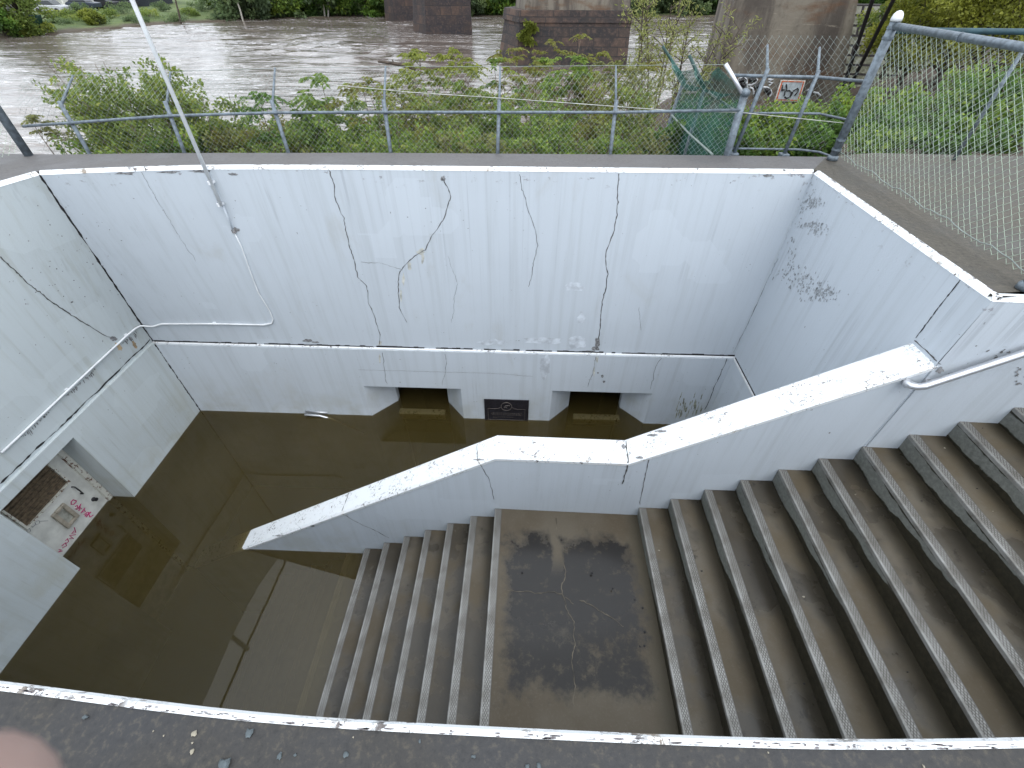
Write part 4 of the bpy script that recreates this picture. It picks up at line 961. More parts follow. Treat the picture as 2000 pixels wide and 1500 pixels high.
p2 = pier('bridge_pier', 'broad stone bridge pier with pale concrete top standing behind the fence shrubs', a_[0]+.2, b_[0], 45., 9., 12., .09, MT['stone'], 1., zc)
a_, b_ = at_y(833,68,69.), at_y(922,68,69.); p3 = pier('bridge_pier', 'dark stone bridge pier in midstream with white water at its foot', a_[0], b_[0], 69., 9., 12., .05, MT['stone_far'], -1.5)
a_, b_ = at_y(770,42,88.), at_y(828,42,88.); p4 = pier('bridge_pier', 'dark stone bridge pier half hidden behind the midstream pier', a_[0], b_[0]+1, 88., 9., 12., .05, MT['stone_far'], -1.5)
a_, b_ = at_y(668,32,97.), at_y(745,32,97.); p5 = pier('bridge_pier', 'farthest and darkest bridge pier standing at the wooded bank', a_[0], b_[0], 97., 9., 12., .05, MT['stone_far'], -1.5)
YA = 18.
ab = thing('bridge_pier', 'huge stained concrete bridge pier with graffiti and a framed notice', 'bridge pier', (8., YA, -1.7))
t0, t1, b0, b1 = at_y(1437,0,YA), at_y(1680,0,YA), at_y(1398,150,YA), at_y(1645,160,YA)
def ext(b, t, z): f = (z-b[2])/(t[2]-b[2]); return np.array([b[0]+(t[0]-b[0])*f, YA+.05*(z-b[2]), z])
A = [ext(b0, t0, -2.6), ext(b1, t1, -2.6)]; B = [ext(b0, t0, 6.), ext(b1, t1, 6.)]
bkA = [A[1]+np.array([2.2,5.,0]), A[0]+np.array([.9,4.6,0])]; bkB = [B[1]+np.array([2.2,4.5,0]), B[0]+np.array([1.0,4.4,0])]
mb = MB(); mb.hexa([A[0], A[1], *bkA, B[0], B[1], *bkB]); mb.build('shaft', MT['pier_conc'], ab)
def onab(x, y, lift=.02):
    # front face plane of the big pier
    n_ = np.cross(A[1]-A[0], B[0]-A[0]); n_ /= np.linalg.norm(n_); n_ = n_ if n_[1] < 0 else -n_
    d = ray(x, y); tt = ((A[0]-CAM)@n_)/(d@n_); return CAM+d*tt+n_*lift
def z2(x, y): return (1380+x/6., 60+y/6.)
white = simple('white_spray', (.55,.57,.6), .7); blk = simple('black_spray', (.02,.02,.022), .7)
scrib(ab, 'graffiti', white, [[(350,600),(380,560),(430,545),(465,570),(470,610),(455,640)], [(390,600),(430,590),(465,620),(475,670),(450,710)], [(345,640),(380,640),(400,660)], [(470,545),(520,545),(570,550),(590,580),(570,610),(520,635),(480,635)], [(500,660),(540,680),(555,740)], [(660,660),(710,665),(750,700),(755,740),(735,770)], [(720,570),(775,570),(720,600),(770,610),(730,640)], [(1180,690),(1220,710)], [(1250,720),(1300,730),(1330,760)]], lambda x, y: onab(*z2(x, y)), .03)
scrib(ab, 'graffiti', blk, [[(370,590),(420,570),(450,600)], [(400,620),(440,640),(440,690),(410,680)], [(500,570),(560,570),(560,590)], [(560,660),(600,640),(650,600)], [(570,740),(600,700)], [(680,690),(720,700),(730,740)]], lambda x, y: onab(*z2(x, y), .022), .075)
# framed notice
sg = thing('notice_sign', 'white notice in an orange frame, scrawled over in black, on the big pier', 'sign', tuple(onab(1540,175)))
Q = [onab(*z2(*q), .04) for q in [(868,575),(1155,582),(1078,830),(790,822)]]
def quad_frame(Q, i0, i1, lift, mat, name, parent, th_=.03):
    c = sum(Q)/4; nrm_ = np.cross(Q[1]-Q[0], Q[3]-Q[0]); nrm_ /= np.linalg.norm(nrm_); nrm_ = nrm_ if nrm_[1] < 0 else -nrm_
    O = [c+(q-c)*i0+nrm_*lift for q in Q]; mb = MB()
    if i1 is None: mb.hexa([*[o_-nrm_*th_ for o_ in O], *O])
    else:
        I = [c+(q-c)*i1+nrm_*lift for q in Q]
        for k in range(4): j = (k+1) % 4; mb.hexa([O[k]-nrm_*th_, O[j]-nrm_*th_, I[j]-nrm_*th_, I[k]-nrm_*th_, O[k], O[j], I[j], I[k]])
    return mb.build(name, mat, parent)
quad_frame(Q, 1.0, None, .0, simple('sign_white', (.7,.68,.62), .6), 'board', sg)
quad_frame(Q, .92, .82, .012, simple('sign_orange', (.55,.12,.04), .6), 'border', sg, .01)
quad_frame(Q, .815, None, .008, simple('sign_panel', (.42,.47,.5), .6), 'panel', sg, .006)
scrib(sg, 'scrawl', blk, [[(885,630),(870,700),(900,690)], [(925,625),(930,680)], [(900,760),(910,710),(960,695),(985,720),(970,770),(930,790),(905,770)], [(970,780),(1010,700),(1060,670),(1065,700),(1020,760)], [(880,690),(930,690)]], lambda x, y: onab(*z2(x, y), .065), .022)
# rubble wall and guy wires beyond the big pier
MT['rubble'] = stone('rubble_stone', (.22,.21,.18), (.42,.41,.36), (.10,.11,.06), .28)
rw = MB(); q0_, q1_ = at_y(1640,150,20.5), at_y(1800,165,20.5); rw.hexa([(q0_[0]-.5,20.5,-2.5),(q1_[0]+9,18.5,-2.5),(q1_[0]+9,20,-2.5),(q0_[0]-.5,22,-2.5),(q0_[0]-.5,20.9,.8),(q1_[0]+9,18.9,.8),(q1_[0]+9,20,.8),(q0_[0]-.5,22,.8)])
tag(rw.build('stone_wall', MT['rubble'], None, loc=(q0_[0]+3, 20.5, -2.)), 'pale rubble stone wall rising beside the big concrete pier', 'wall')
for i, (a, b) in enumerate([((1711,-20),(1650,160)), ((1745,0),(1662,165))]):
    mb = MB(); A_ = at_y(*a, 15.); B_ = at_y(*b, 16.5); mb.tube([B_+(B_-A_)*.3, A_+(A_-B_)*.6], .05, 7)
    tag(mb.build('slanted_pole', MT['black'], None, loc=tuple(B_)), ['black slanted pole right beside the big concrete pier', 'black slanted pole nearer to the thick fence post'][i], 'pole', 'slanted black poles beside the big pier')

# ------------------------------------------------------------------ foliage
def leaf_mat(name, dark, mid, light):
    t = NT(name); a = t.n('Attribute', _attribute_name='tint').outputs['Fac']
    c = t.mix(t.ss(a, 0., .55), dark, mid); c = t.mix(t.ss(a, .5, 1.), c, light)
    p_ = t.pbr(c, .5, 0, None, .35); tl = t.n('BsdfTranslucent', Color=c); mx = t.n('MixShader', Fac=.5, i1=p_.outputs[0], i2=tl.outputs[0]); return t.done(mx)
LM = {'gold': leaf_mat('leaf_golden_green', (.17,.19,.03), (.30,.32,.05), (.42,.43,.09)),
      'sapling': leaf_mat('leaf_sapling', (0.119,0.169,0.043), (0.203,0.278,0.063), (0.373,0.402,0.084)),
      'green': leaf_mat('leaf_green', (0.083,0.143,0.033), (0.177,0.273,0.050), (0.356,0.444,0.075)),
      'yellow': leaf_mat('leaf_yellow_green', (0.121,0.149,0.027), (0.230,0.270,0.047), (0.365,0.392,0.081)),
      'deep': leaf_mat('leaf_deep_green', (0.047,0.094,0.026), (0.107,0.199,0.041), (0.211,0.358,0.063)),
      'olive': leaf_mat('leaf_olive', (0.106,0.121,0.043), (0.209,0.223,0.068), (0.336,0.346,0.119)),
      'rusty': leaf_mat('leaf_rusty_green', (0.184,0.143,0.041), (0.239,0.254,0.056), (0.313,0.405,0.073)),
      'willow': leaf_mat('leaf_willow', (0.135,0.162,0.047), (0.257,0.284,0.081), (0.405,0.419,0.149)),
      'bank': leaf_mat('leaf_far_bank_haze', (0.091,0.133,0.070), (0.152,0.217,0.098), (0.242,0.308,0.127))}  # far bank greens lightened: distance haze is painted into the leaf colour
def leaves(C, D, L, W, rg, fold=.0):
    """C centres (base points), D directions (unit), lengths L; returns diamond quads"""
    n = len(C); D = D/np.linalg.norm(D, axis=1, keepdims=True)
    rv = rg.normal(size=(n, 3)); S_ = np.cross(D, rv); S_ /= np.linalg.norm(S_, axis=1, keepdims=True)+1e-9
    L = np.broadcast_to(L, (n,))[:, None]; W = np.broadcast_to(W, (n,))[:, None]
    N_ = np.cross(S_, D); m_ = C+D*L*.45
    V = np.stack([C, m_+S_*W*.5+N_*L*.08, C+D*L-N_*L*.1, m_-S_*W*.5+N_*L*.08], 1).reshape(-1, 3)
    return V, np.arange(n*4).reshape(-1, 4)
def compound(tips, dirs, rg, length=.34, pairs=8, ll=.085, per=5):
    """drooping pinnate leaves radiating from stem tips"""
    Cs, Ds, rach = [], [], []
    for tp, dr in zip(tips, dirs):
        for k in range(per):
            az = rg.uniform(0, 2*np.pi); el = rg.uniform(.0, .9)
            d0 = np.array([math.cos(az)*math.cos(el), math.sin(az)*math.cos(el), math.sin(el)]); d0 = d0*.8+np.array(dr)*.4; d0 /= np.linalg.norm(d0)
            Ln = length*rg.uniform(.65, 1.15); pts = []
            for j in range(pairs+1):
                s_ = j/pairs; q = np.array(tp)+d0*Ln*s_+np.array([0,0,-1])*Ln*.55*s_*s_; pts.append(q)
            rach.append(pts)
            side = np.cross(d0, [0,0,1.]); side /= np.linalg.norm(side)+1e-9
            for j in range(1, pairs+1):
                tdir = pts[j]-pts[j-1]; tdir /= np.linalg.norm(tdir)
                for sg in (1, -1):
                    Cs.append(pts[j]); Ds.append(side*sg*.8+tdir*.5+np.array([0,0,-.35])+rg.normal(size=3)*.12)
    n = len(Cs); V, Fq = leaves(np.array(Cs), np.array(Ds), ll*rg.uniform(.7,1.2,n), ll*.38, rg); return V, Fq, rach
def grow(base, h, lean, rg, n=6, wob=.06):
    pts = [np.array(base, float)]; d = np.array([lean[0], lean[1], 1.]); d /= np.linalg.norm(d)
    for i in range(n): d = d+rg.normal(size=3)*wob; d[2] = max(d[2], .25); d /= np.linalg.norm(d); pts.append(pts[-1]+d*h/n)
    return pts
def shrub(name, label, cat, base, h, spread, nst, mat, style, seed, group=None, leaf=.075, dens_=1., stem_r=.012, bare=.25, stemmat='stem'):
    rg = np.random.default_rng(seed); base = np.array(base, float); root = thing(name, label, cat, tuple(base), group)
    sm = MB(); Vs, Fs, T = [], [], []; nv = 0
    def addleaf(V, Fq, tint):
        nonlocal nv
        Vs.append(V); Fs.append(Fq+nv); nv += len(V); T.append(tint)
    for s_ in range(nst):
        a = rg.uniform(0, 2*np.pi); r_ = spread*rg.uniform(.0,.45); b0 = base+np.array([math.cos(a)*r_, math.sin(a)*r_*.6, -.1])
        hh = h*rg.uniform(.6, 1.02) if s_ else h; ln = np.array([math.cos(a), math.sin(a)*.6])*spread/h*rg.uniform(.1,.6)
        pts = grow(b0, hh, ln, rg); sm.tube(pts, list(np.linspace(stem_r, stem_r*.35, len(pts))), 5)
        tone = rg.uniform(-.15, .15)
        if style == 'pinnate':
            tips, dirs = [pts[-1]], [pts[-1]-pts[-2]]
            for q in range(int(3*dens_)):
                f = rg.uniform(.5, .95); i = int(f*6); p_ = pts[i]+(pts[min(i+1,6)]-pts[i])*rg.random(); az = rg.uniform(0, 6.28); tw_ = np.array([math.cos(az), math.sin(az), .7])*h*rg.uniform(.06,.16)
                sm.tube([p_, p_+tw_*.6, p_+tw_], [stem_r*.5, stem_r*.4, stem_r*.25], 4); tips.append(p_+tw_); dirs.append(tw_/np.linalg.norm(tw_))
            dirs = [d/np.linalg.norm(d) for d in dirs]
            V, Fq, rach = compound(tips, dirs, rg, length=leaf*4.4, ll=leaf*1.15, per=6)
            for rp in rach: sm.tube([rp[0], rp[4], rp[-1]], stem_r*.16, 3, cap=False)
            addleaf(V, Fq, np.clip(.5+tone+rg.normal(size=len(Fq))*.2, 0, 1))
        else:
            C, D = [], []
            nt = int(11*dens_)
            for q in range(nt):
                f = bare+(1-bare)*rg.random()**.8; i = min(int(f*6), 5); p_ = pts[i]+(pts[i+1]-pts[i])*(f*6-i); az = rg.uniform(0, 6.28)
                up_ = .9 if style == 'willow' else .45; tl = h*rg.uniform(.10,.26)*(1.15-f*.6)
                tw_ = np.array([math.cos(az), math.sin(az), up_+rg.normal()*.3]); tw_ = tw_/np.linalg.norm(tw_)*tl
                e1 = p_+tw_*.6; e2 = p_+tw_+np.array([0,0,-.12*tl if style == 'willow' else -.05*tl]); sm.tube([p_, e1, e2], [stem_r*.4, stem_r*.3, stem_r*.15], 3, cap=False)
                k = int(max(5, tl/leaf*7*dens_**.5)) if style != 'willow' else int(max(6, tl/leaf*4.5))
                ff = rg.uniform(.25, 1.05, k)[:, None]; cc = p_+tw_*ff+rg.normal(size=(k, 3))*leaf*.55
                C.append(cc); D.append(tw_/tl*.5+rg.normal(size=(k, 3))*.7+np.array([0,0,-.15]))
            C = np.concatenate(C); D = np.concatenate(D); V, Fq = leaves(C, D, leaf*rg.uniform(.6,1.25,len(C)), leaf*(.24 if style == 'willow' else .62), rg)
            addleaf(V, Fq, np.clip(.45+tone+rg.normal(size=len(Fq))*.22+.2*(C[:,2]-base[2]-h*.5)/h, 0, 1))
    sm.build('stems', MT[stemmat], root)
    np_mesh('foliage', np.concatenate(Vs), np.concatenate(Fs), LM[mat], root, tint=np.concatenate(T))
    return root
def plant_at(px, ytop, Y, **kw):
    """a shrub rooted on the bank at distance Y below photo column px, its top reaching row ytop"""
    tp = at_y(px, ytop, Y); g = float(gz(tp[0], Y)); return (tp[0], Y, g), tp[2]-g
seed = 100
def P(name, label, cat, px, ytop, Y, spread, nst, mat, style, **kw):
    global seed
    b, h = plant_at(px, ytop, Y); seed += 1; return shrub(name, label, cat, b, max(h, .25), spread, nst, mat, style, seed, **kw)
G1 = 'leafy saplings behind the left fence'
for px, yt, Y, sp, n_, lab in [(128,98,7.6,.55,4,'tall sapling with drooping leaves at the far left end of the fence'), (165,150,7.2,.5,4,'drooping sapling just right of the first leaning fence post'), (212,105,7.9,.6,5,'tall bright sapling between the first post and the white pole'), (262,100,7.7,.6,5,'tallest of the saplings left of the white pole'), (300,130,7.4,.5,4,'leafy sapling directly behind the white pole'), (345,165,7.1,.6,5,'spreading sapling right of the white pole'), (400,170,7.4,.6,5,'low spreading sapling midway between white pole and third post'), (240,215,6.8,.7,5,'low leafy sapling under the rail left of the white pole')]:
    P('sapling', lab, 'sapling', px, yt, Y, sp, n_+3, 'sapling', 'bush', group=G1, dens_=1.5, leaf=.055, bare=.3, stem_r=.010)
P('sumac', 'single small sumac with a drooping tuft near the left corner post', 'shrub', 72, 222, 7.3, .15, 2, 'olive', 'pinnate', leaf=.055)
P('shrub', 'tiny low shrub at the foot of the first leaning post', 'shrub', 105, 285, 6.4, .25, 4, 'rusty', 'bush', leaf=.06)
P('sumac', 'round headed sumac left of the third fence post', 'shrub', 497, 180, 7.2, .15, 2, 'deep', 'pinnate', leaf=.075)
P('sumac', 'drooping sumac right of the third fence post', 'shrub', 595, 142, 7.6, .3, 3, 'green', 'pinnate', leaf=.085, dens_=1.3)
P('sumac', 'slim pale sumac just left of the fourth fence post', 'shrub', 672, 165, 7.6, .2, 3, 'rusty', 'pinnate', leaf=.07)
P('sumac', 'thin sumac with a small tuft beside the fourth fence post', 'shrub', 705, 165, 8., .12, 2, 'green', 'pinnate', leaf=.055)
for px, yt, Y, mt, sp, n_, lab in [(740,145,8.2,'rusty',.3,3,'rust tinted shrub behind the fourth fence post'), (800,105,9.5,'yellow',.5,5,'yellow green shrub with branches reaching over the river'), (850,115,9.,'yellow',.5,5,'bright yellow shrub midway between fourth and fifth posts'), (895,90,10.5,'yellow',.5,5,'tall yellow topped shrub below the midstream pier'), (945,108,9.4,'green',.5,5,'green topped shrub left of the fifth fence post'), (985,110,10.,'rusty',.5,5,'rust topped shrub right of the fifth fence post'), (1060,95,12.,'rusty',.8,6,'wide rusty green shrub at the left foot of the stone pier'), (1090,100,11.,'green',.6,6,'dense green shrub before the middle of the stone pier'), (1135,98,12.,'rusty',.5,5,'rust edged shrub right of the dense one before the stone pier'), (1172,103,11.5,'rusty',.6,6,'drooping shrub at the right part of the stone pier'), (1215,122,9.6,'olive',.5,5,'olive shrub behind the sixth fence post')]:
    P('sumac', lab, 'shrub', px, yt, Y, sp, n_, mt, 'pinnate', group='sumac shrubs behind the middle of the fence', leaf=.066, dens_=2.)
P('willow_sapling', 'slim yellow willow sapling right of the stone pier', 'sapling', 1262, 60, 12., .5, 6, 'willow', 'willow', leaf=.10, dens_=1.6)
P('willow_sapling', 'low willow bush left of the green screen', 'sapling', 1285, 120, 11., .5, 5, 'willow', 'willow', leaf=.09, dens_=1.2)
P('willow_tree', 'pale willow tree with bare dark stems before the big pier', 'tree', 1345, -40, 15., 1.6, 9, 'willow', 'willow', leaf=.12, dens_=1.5, stem_r=.035, bare=.45, stemmat='bark')
# undergrowth, one shrub after another along the fence
ug = []
r2 = np.random.default_rng(5)
bays = ['left end bay', 'second bay', 'third bay', 'fourth bay', 'fifth bay', 'sixth bay', 'seventh bay', 'last bay']
for row, (Y0, ya, yb2, n_) in enumerate([(6.55, 245, 268, 14), (7.3, 205, 235, 14), (8.3, 178, 208, 12)]):
    for k in range(n_):
        px = 430+(1290-430)*(k+.5*(row % 2)+r2.uniform(0, .35))/n_
        yt = r2.uniform(ya, yb2); 
        if px < 620: yt += 22
        if px > 780 and row == 2: yt -= 22
        mt = str(r2.choice(['green','sapling','olive','green','rusty'] if row else ['green','sapling','olive']))
        bay = 'third and fourth posts' if px < 660 else 'fourth and fifth posts' if px < 880 else 'fifth and sixth posts' if px < 1090 else 'sixth post and the green screen'
        P('shrub', '%s %s shrub in the thicket between the %s' % (['low front', 'middle', 'back'][row], {'green':'leafy green','sapling':'pale yellow green','olive':'olive brown','rusty':'rust tinged'}[mt], bay), 'shrub', px, yt, Y0+r2.uniform(-.2,.2), .75, 9, mt, 'bush', group='undergrowth shrubs behind the fence', leaf=.046 if row else .05, dens_=1.7, bare=.1 if row == 0 else .2)
for k, (px, yt, Y) in enumerate([(150,262,6.5),(205,265,6.5),(300,262,6.6),(365,240,6.8),(420,235,7.0)]):
    P('shrub', ['low bush at the foot of the second leaning post', 'low bush under the tall saplings', 'low bush behind the base of the white pole', 'bush right of the white pole below the rail', 'bush before the thin stems left of the third post'][k], 'shrub', px, yt, Y, .5, 6, ['green','green','deep','green','olive'][k], 'bush', leaf=.065)
# right hand shrubs between the screen and the thick post
for k, (px, yt, Y, sp, mt) in enumerate([(1330,215,7.6,.6,'deep'),(1385,190,8.6,.7,'deep'),(1415,235,7.2,.5,'deep'),(1475,190,8.6,.7,'green'),(1530,195,8.3,.7,'green'),(1575,185,9.,.7,'green'),(1625,168,9.5,.8,'green'),(1500,240,7.3,.6,'green'),(1590,230,7.4,.6,'deep'),(1650,200,8.4,.7,'deep')]):
    P('shrub', ['deep green bush behind the left edge of the green screen', 'tall bush showing through the green screen', 'bush behind the lower green screen', 'bright bush right of the corner post below the graffiti', 'bright bush under the framed notice', 'bush at the right foot of the framed notice', 'tall bush beside the slanted black poles', 'low bush at the left of the leaf litter', 'dark low bush at the right of the leaf litter', 'dark bush behind the thick fence post'][k], 'shrub', px, yt, Y, sp, 12, mt, 'bush', group='maple bushes before the big pier', leaf=.07, dens_=2., bare=.12)
for k, (px, yt, Y, sp, mt, h_) in enumerate([(1735,150,9.5,1.,'green',0),(1800,190,8.,.9,'deep',0),(1860,150,9.,1.1,'green',0),(1930,120,9.5,1.2,'green',0),(1990,110,9.,1.2,'deep',0),(1760,235,7.,.7,'green',0),(1900,215,7.2,.9,'deep',0),(1980,190,7.6,.9,'green',0),(2050,170,8.,1.,'green',0)]):
    P('shrub', ['bush seen through the wire just right of the thick post', 'dark bush low behind the wire fence', 'bush in the middle behind the wire fence', 'tall bush right of the middle behind the wire', 'dark tall bush at the right edge behind the wire', 'low bush at the paving edge near the thick post', 'low dark bush at the paving edge', 'bush at the paving edge near the right side', 'bush at the right edge of view behind the wire'][k], 'shrub', px, yt, Y, sp, 12, mt, 'bush', group='bushes behind the near right fence', leaf=.085, dens_=1.4, bare=.12)
# yellow green trees over the rubble wall
def crown_tree(name, label, cat, base, h, w, mat, seed, nclump=26, nleaf=70, leaf=.3, group=None, trunk=.12, low=.25, wy=None):
    rg = np.random.default_rng(seed); base = np.array(base, float); root = thing(name, label, cat, tuple(base), group); wy = wy or w
    tb = MB(); pts = grow(base-np.array([0,0,.2]), h*.8, (rg.normal()*.06, rg.normal()*.06), rg, wob=.05); tb.tube(pts, list(np.linspace(trunk, trunk*.3, len(pts))), 7)
    C, D, T = [], [], []
    for k in range(nclump):
        f = low+(1-low)*rg.random(); az = rg.uniform(0, 6.28); rr = math.sqrt(rg.random())*math.sin(math.pi*min(.98, .25+.72*(f-low)/(1-low)))**.7
        c = base+np.array([math.cos(az)*w*.5*rr, math.sin(az)*wy*.5*rr, h*f])
        i = min(int(f*.8*6), 5); tb.tube([pts[i], (pts[i]+c)/2+np.array([0,0,-.03*h]), c], [trunk*.35, trunk*.2, trunk*.06], 4, cap=False)
        n_ = int(nleaf*rg.uniform(.6,1.4)); cr = w*rg.uniform(.09,.17); v = rg.normal(size=(n_, 3)); v /= np.linalg.norm(v, axis=1, keepdims=True); q = c+v*(cr*rg.random((n_, 1))**.5)*np.array([1,1,.65])
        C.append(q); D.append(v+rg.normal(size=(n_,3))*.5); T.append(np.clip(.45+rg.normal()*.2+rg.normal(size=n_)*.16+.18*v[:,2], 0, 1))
    C = np.concatenate(C); D = np.concatenate(D); V, Fq = leaves(C, D, leaf*rg.uniform(.6,1.2,len(C)), leaf*.6, rg)
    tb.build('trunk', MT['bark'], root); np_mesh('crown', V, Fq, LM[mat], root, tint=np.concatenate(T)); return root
for k, (px, py, Y, h, w, mt) in enumerate([(1800,75,16.,2.6,2.8,'gold'),(1870,80,15.,2.9,3.,'gold'),(1930,85,14.,2.8,3.,'gold'),(1990,80,13.5,3.,3.2,'gold'),(1760,70,17.5,2.4,2.2,'sapling'),(1700,40,24.,4.,3.,'deep'),(1950,20,24.,5.,6.,'deep'),(1800,10,27.,5.,6.,'deep')]):
    b = at_y(px, py, Y); crown_tree('tree', ['yellow green tree right of the thick post top', 'yellow green tree above the middle of the top rail', 'yellow tree behind the right half of the top rail', 'yellow tree at the upper right edge', 'small green tree beside the slanted poles', 'dark tree right of the big pier', 'dark tree filling the gap at the upper right', 'dark tree far behind the yellow ones'][k], 'tree', (b[0], Y, b[2]-.9), h, w, mt, 300+k, 46, 190, .085 if k < 5 else .16, 'trees on the slope at upper right', .07, .15)
# willow weeds trailing from ivy on the stone pier
rg = np.random.default_rng(9); C, D = [], []
n_ = np.cross(np.array([1,0,0.]), np.array([0,.09,1.])); n_ = n_/np.linalg.norm(n_); n_ = n_ if n_[1] < 0 else -n_
for k in range(420):
    f = rg.random(); x = 1030+8*math.sin(f*7)+rg.normal()*4; y = 42+40*f; q = at_y(x, y, 45.)
    q[1] = 45+.09*(q[2]-ZW)-.12; C.append(q); D.append([rg.normal()*.6, -.6, -.5+rg.normal()*.4])
V, Fq = leaves(np.array(C), np.array(D), .42, .3, rg); o = np_mesh('vine', V, Fq, LM['yellow'], None, loc=tuple(C[0]), tint=np.clip(.4+rg.normal(size=len(Fq))*.2, 0, 1)); tag(o, 'bright green vine hanging down the left edge of the stone pier', 'vine')

# far bank trees: four kinds, copied along the bank
kinds = [crown_tree('bank_tree', 'x', 'tree', (0,0,0), 9., 8., m_, 400+i, 60, 95, .55, None, .22, .02) for i, m_ in enumerate(['bank','deep','green','bank'])]
spots = []
r3 = np.random.default_rng(11)
for s_ in np.arange(4.85, 9.2, .085): spots.append((s_+r3.uniform(-.03,.03), r3.uniform(1.5, 5.)))
for s_ in np.arange(4.9, 9.2, .17): spots.append((s_, r3.uniform(7., 14.)))
zone = lambda x: 'left of the farthest pier' if x < -33 else 'behind the piers' if x < -6 else 'between the midstream and stone piers' if x < 2 else 'beyond the stone pier' if x < 22 else 'beyond the big pier'
used = [False]*4
for i, (s_, d) in enumerate(spots):
    q = bank_pt(s_, d); k = int(r3.integers(0, 4)); src = kinds[k]
    if not used[k]: o = src; used[k] = True
    else: o = copy_tree(src)
    o.location = q; sc_ = r3.uniform(.65, 1.1); o.scale = (sc_, sc_, sc_*r3.uniform(.85,1.1)); o.rotation_euler.z = r3.uniform(0, 6.28)
    o['label'] = ['mid green', 'dark green', 'bright green', 'dull green'][k]+(' waterside tree' if d < 6 else ' tree set back')+' on the far bank '+zone(q[0]); o['group'] = 'trees along the far bank'
for px, yb, Y in [(62,62,66.)]:
    b = at_z(px, yb, ZW+.3); crown_tree('tree', 'tall dense green tree at the water edge on the far left', 'tree', (b[0], b[1], ZW), 8., 5.5, 'sapling', 450, 110, 120, .3, None, .2, .0)
b = at_z(8, 66, ZW+.3); crown_tree('bush', 'dark low bush at the far left water edge', 'bush', (b[0], b[1], ZW), 3., 4., 'deep', 451, 40, 80, .35, None, .08, .05)
b = at_z(185, 44, ZW+.6); crown_tree('bush', 'yellow bush on the grassy far bank', 'bush', (b[0]-1, b[1]+1, ZW+.3), 1.4, 3., 'yellow', 452, 24, 70, .28, None, .05, .05)
for k, px in enumerate(range(110, 440, 26)):
    b = bank_pt(0, 0); q = on_bank(px, 50-px*.03-9*(k % 3)); crown_tree('bush', 'low green bush on the grassy far bank slope', 'bush', tuple(q), .45+.3*(k % 3), 3.2+(k % 2), ['bank','sapling','bank'][k % 3], 460+k, 16, 60, .2, 'low bushes on the grassy far bank', .04, .02)
# two pale bare trunks in the flooded margin, and thin dead snags
for k, (px, yb, lean, lab) in enumerate([(634,34,-5,'pale thin bare trunk standing in the flood, left of a close pair'), (640,34,0,'pale thin bare trunk standing in the flood, right of a close pair'), (352,46,-8,'dark thin snag standing at the far water edge'), (474,40,-12,'pale leaning snag at the far water edge')]):
    b = at_z(px, yb, ZW); tp = at_y(px+lean, yb-40, b[1]); mb = MB(); mb.tube([b-np.array([0,0,.4]), (b+tp)/2+np.array([.1,0,0]), tp, tp+(tp-b)*.9], [.14,.12,.10,.05], 6)
    tag(mb.build('bare_trunk', simple('pale_bark', (.4,.38,.33), .8) if k != 2 else MT['bark'], None, loc=tuple(b)), lab, 'tree trunk')
# driftwood branch out in the water
mb = MB(); y_ = 16.; mb.tube([at_y(738,120,y_), at_y(770,124,y_), at_y(800,130,y_), at_y(812,136,y_)], [.03,.05,.06,.05], 6); mb.tube([at_y(770,124,y_), at_y(766,117,y_)], .02, 5)
dw = mb.build('driftwood', MT['bark'], None, loc=tuple(at_y(770,124,y_))); tag(dw, 'bare dead branch leaning out over the river left of the yellow shrubs', 'branch')

# parked cars, house and dock at the far left
def car(label, px, py, Y, col, seed):
    c = on_bank(px, py); th = thing('parked_car', label, 'car', tuple(c), 'cars parked on the far bank')
    L, W, H = 4.4, 1.8, .75; x, y, z = c
    mb = MB(); mb.prism([(x-L/2,y,z+.3),(x+L/2,y,z+.3),(x+L/2,y,z+.85),(x+L*.28,y,z+.95),(x-L*.42,y,z+.98),(x-L/2,y,z+.8)], (0,W,0)); mb.build('body', simple('car_paint', col, .3), th, bevel=.08)
    mb = MB(); mb.prism([(x-L*.40,y+.12,z+.985),(x+L*.26,y+.12,z+.985),(x+L*.12,y+.2,z+1.45),(x-L*.28,y+.2,z+1.45)], (0,W-.3,0)); mb.build('cabin', simple('car_glass', (.03,.035,.04), .2), th, bevel=.05)
    for dx in (-1.35, 1.35):
        for dy in (0, W):
            mb = MB(); mb.tube([(x+dx, y+dy-.1, z+.32), (x+dx, y+dy+.1, z+.32)], .32, 12); mb.build('wheel', MT['black'], th)
car('dark car on the far bank road, rightmost of the row', 236, 16, 88., (.03,.03,.035), 1)
car('black car in the middle of the far bank row', 200, 17, 87., (.02,.02,.025), 2)
car('dark blue car at the left of the far bank row', 160, 20, 86., (.03,.04,.06), 3)
car('silver car parked by the white porch house', 97, 27, 80., (.45,.46,.48), 4)
c = on_bank(82,20); hs = thing('house', 'small white porch house on the far left bank', 'house', tuple(c))
mb = MB(); mb.box(c+np.array([-2.5,2.,0]), c+np.array([3.5,7,4.])); mb.build('wall', simple('white_clapboard', (.6,.6,.56), .7), hs)
mb = MB(); mb.prism([c+np.array([-3.,.3,4.01]), c+np.array([4.,.3,4.01]), c+np.array([.5,.3,6.])], (0,7.2,0)); mb.build('roof', simple('brown_roof', (.2,.15,.12), .8), hs)
mb = MB()
for k in range(4): mb.tube([c+np.array([-2.5+k*2,.6,0]), c+np.array([-2.5+k*2,.6,4.])], .15, 8)
mb.build('porch_posts', simple('porch_white', (.75,.74,.68), .6), hs)
c = on_bank(190,14); mb = MB(); mb.box(c+np.array([-8,2,0]), c+np.array([8,9,2.6])); sh = thing('shed', 'long low dark shed behind the far bank cars', 'shed', tuple(c)); mb.build('wall', simple('dark_boards', (.03,.035,.045), .8), sh)
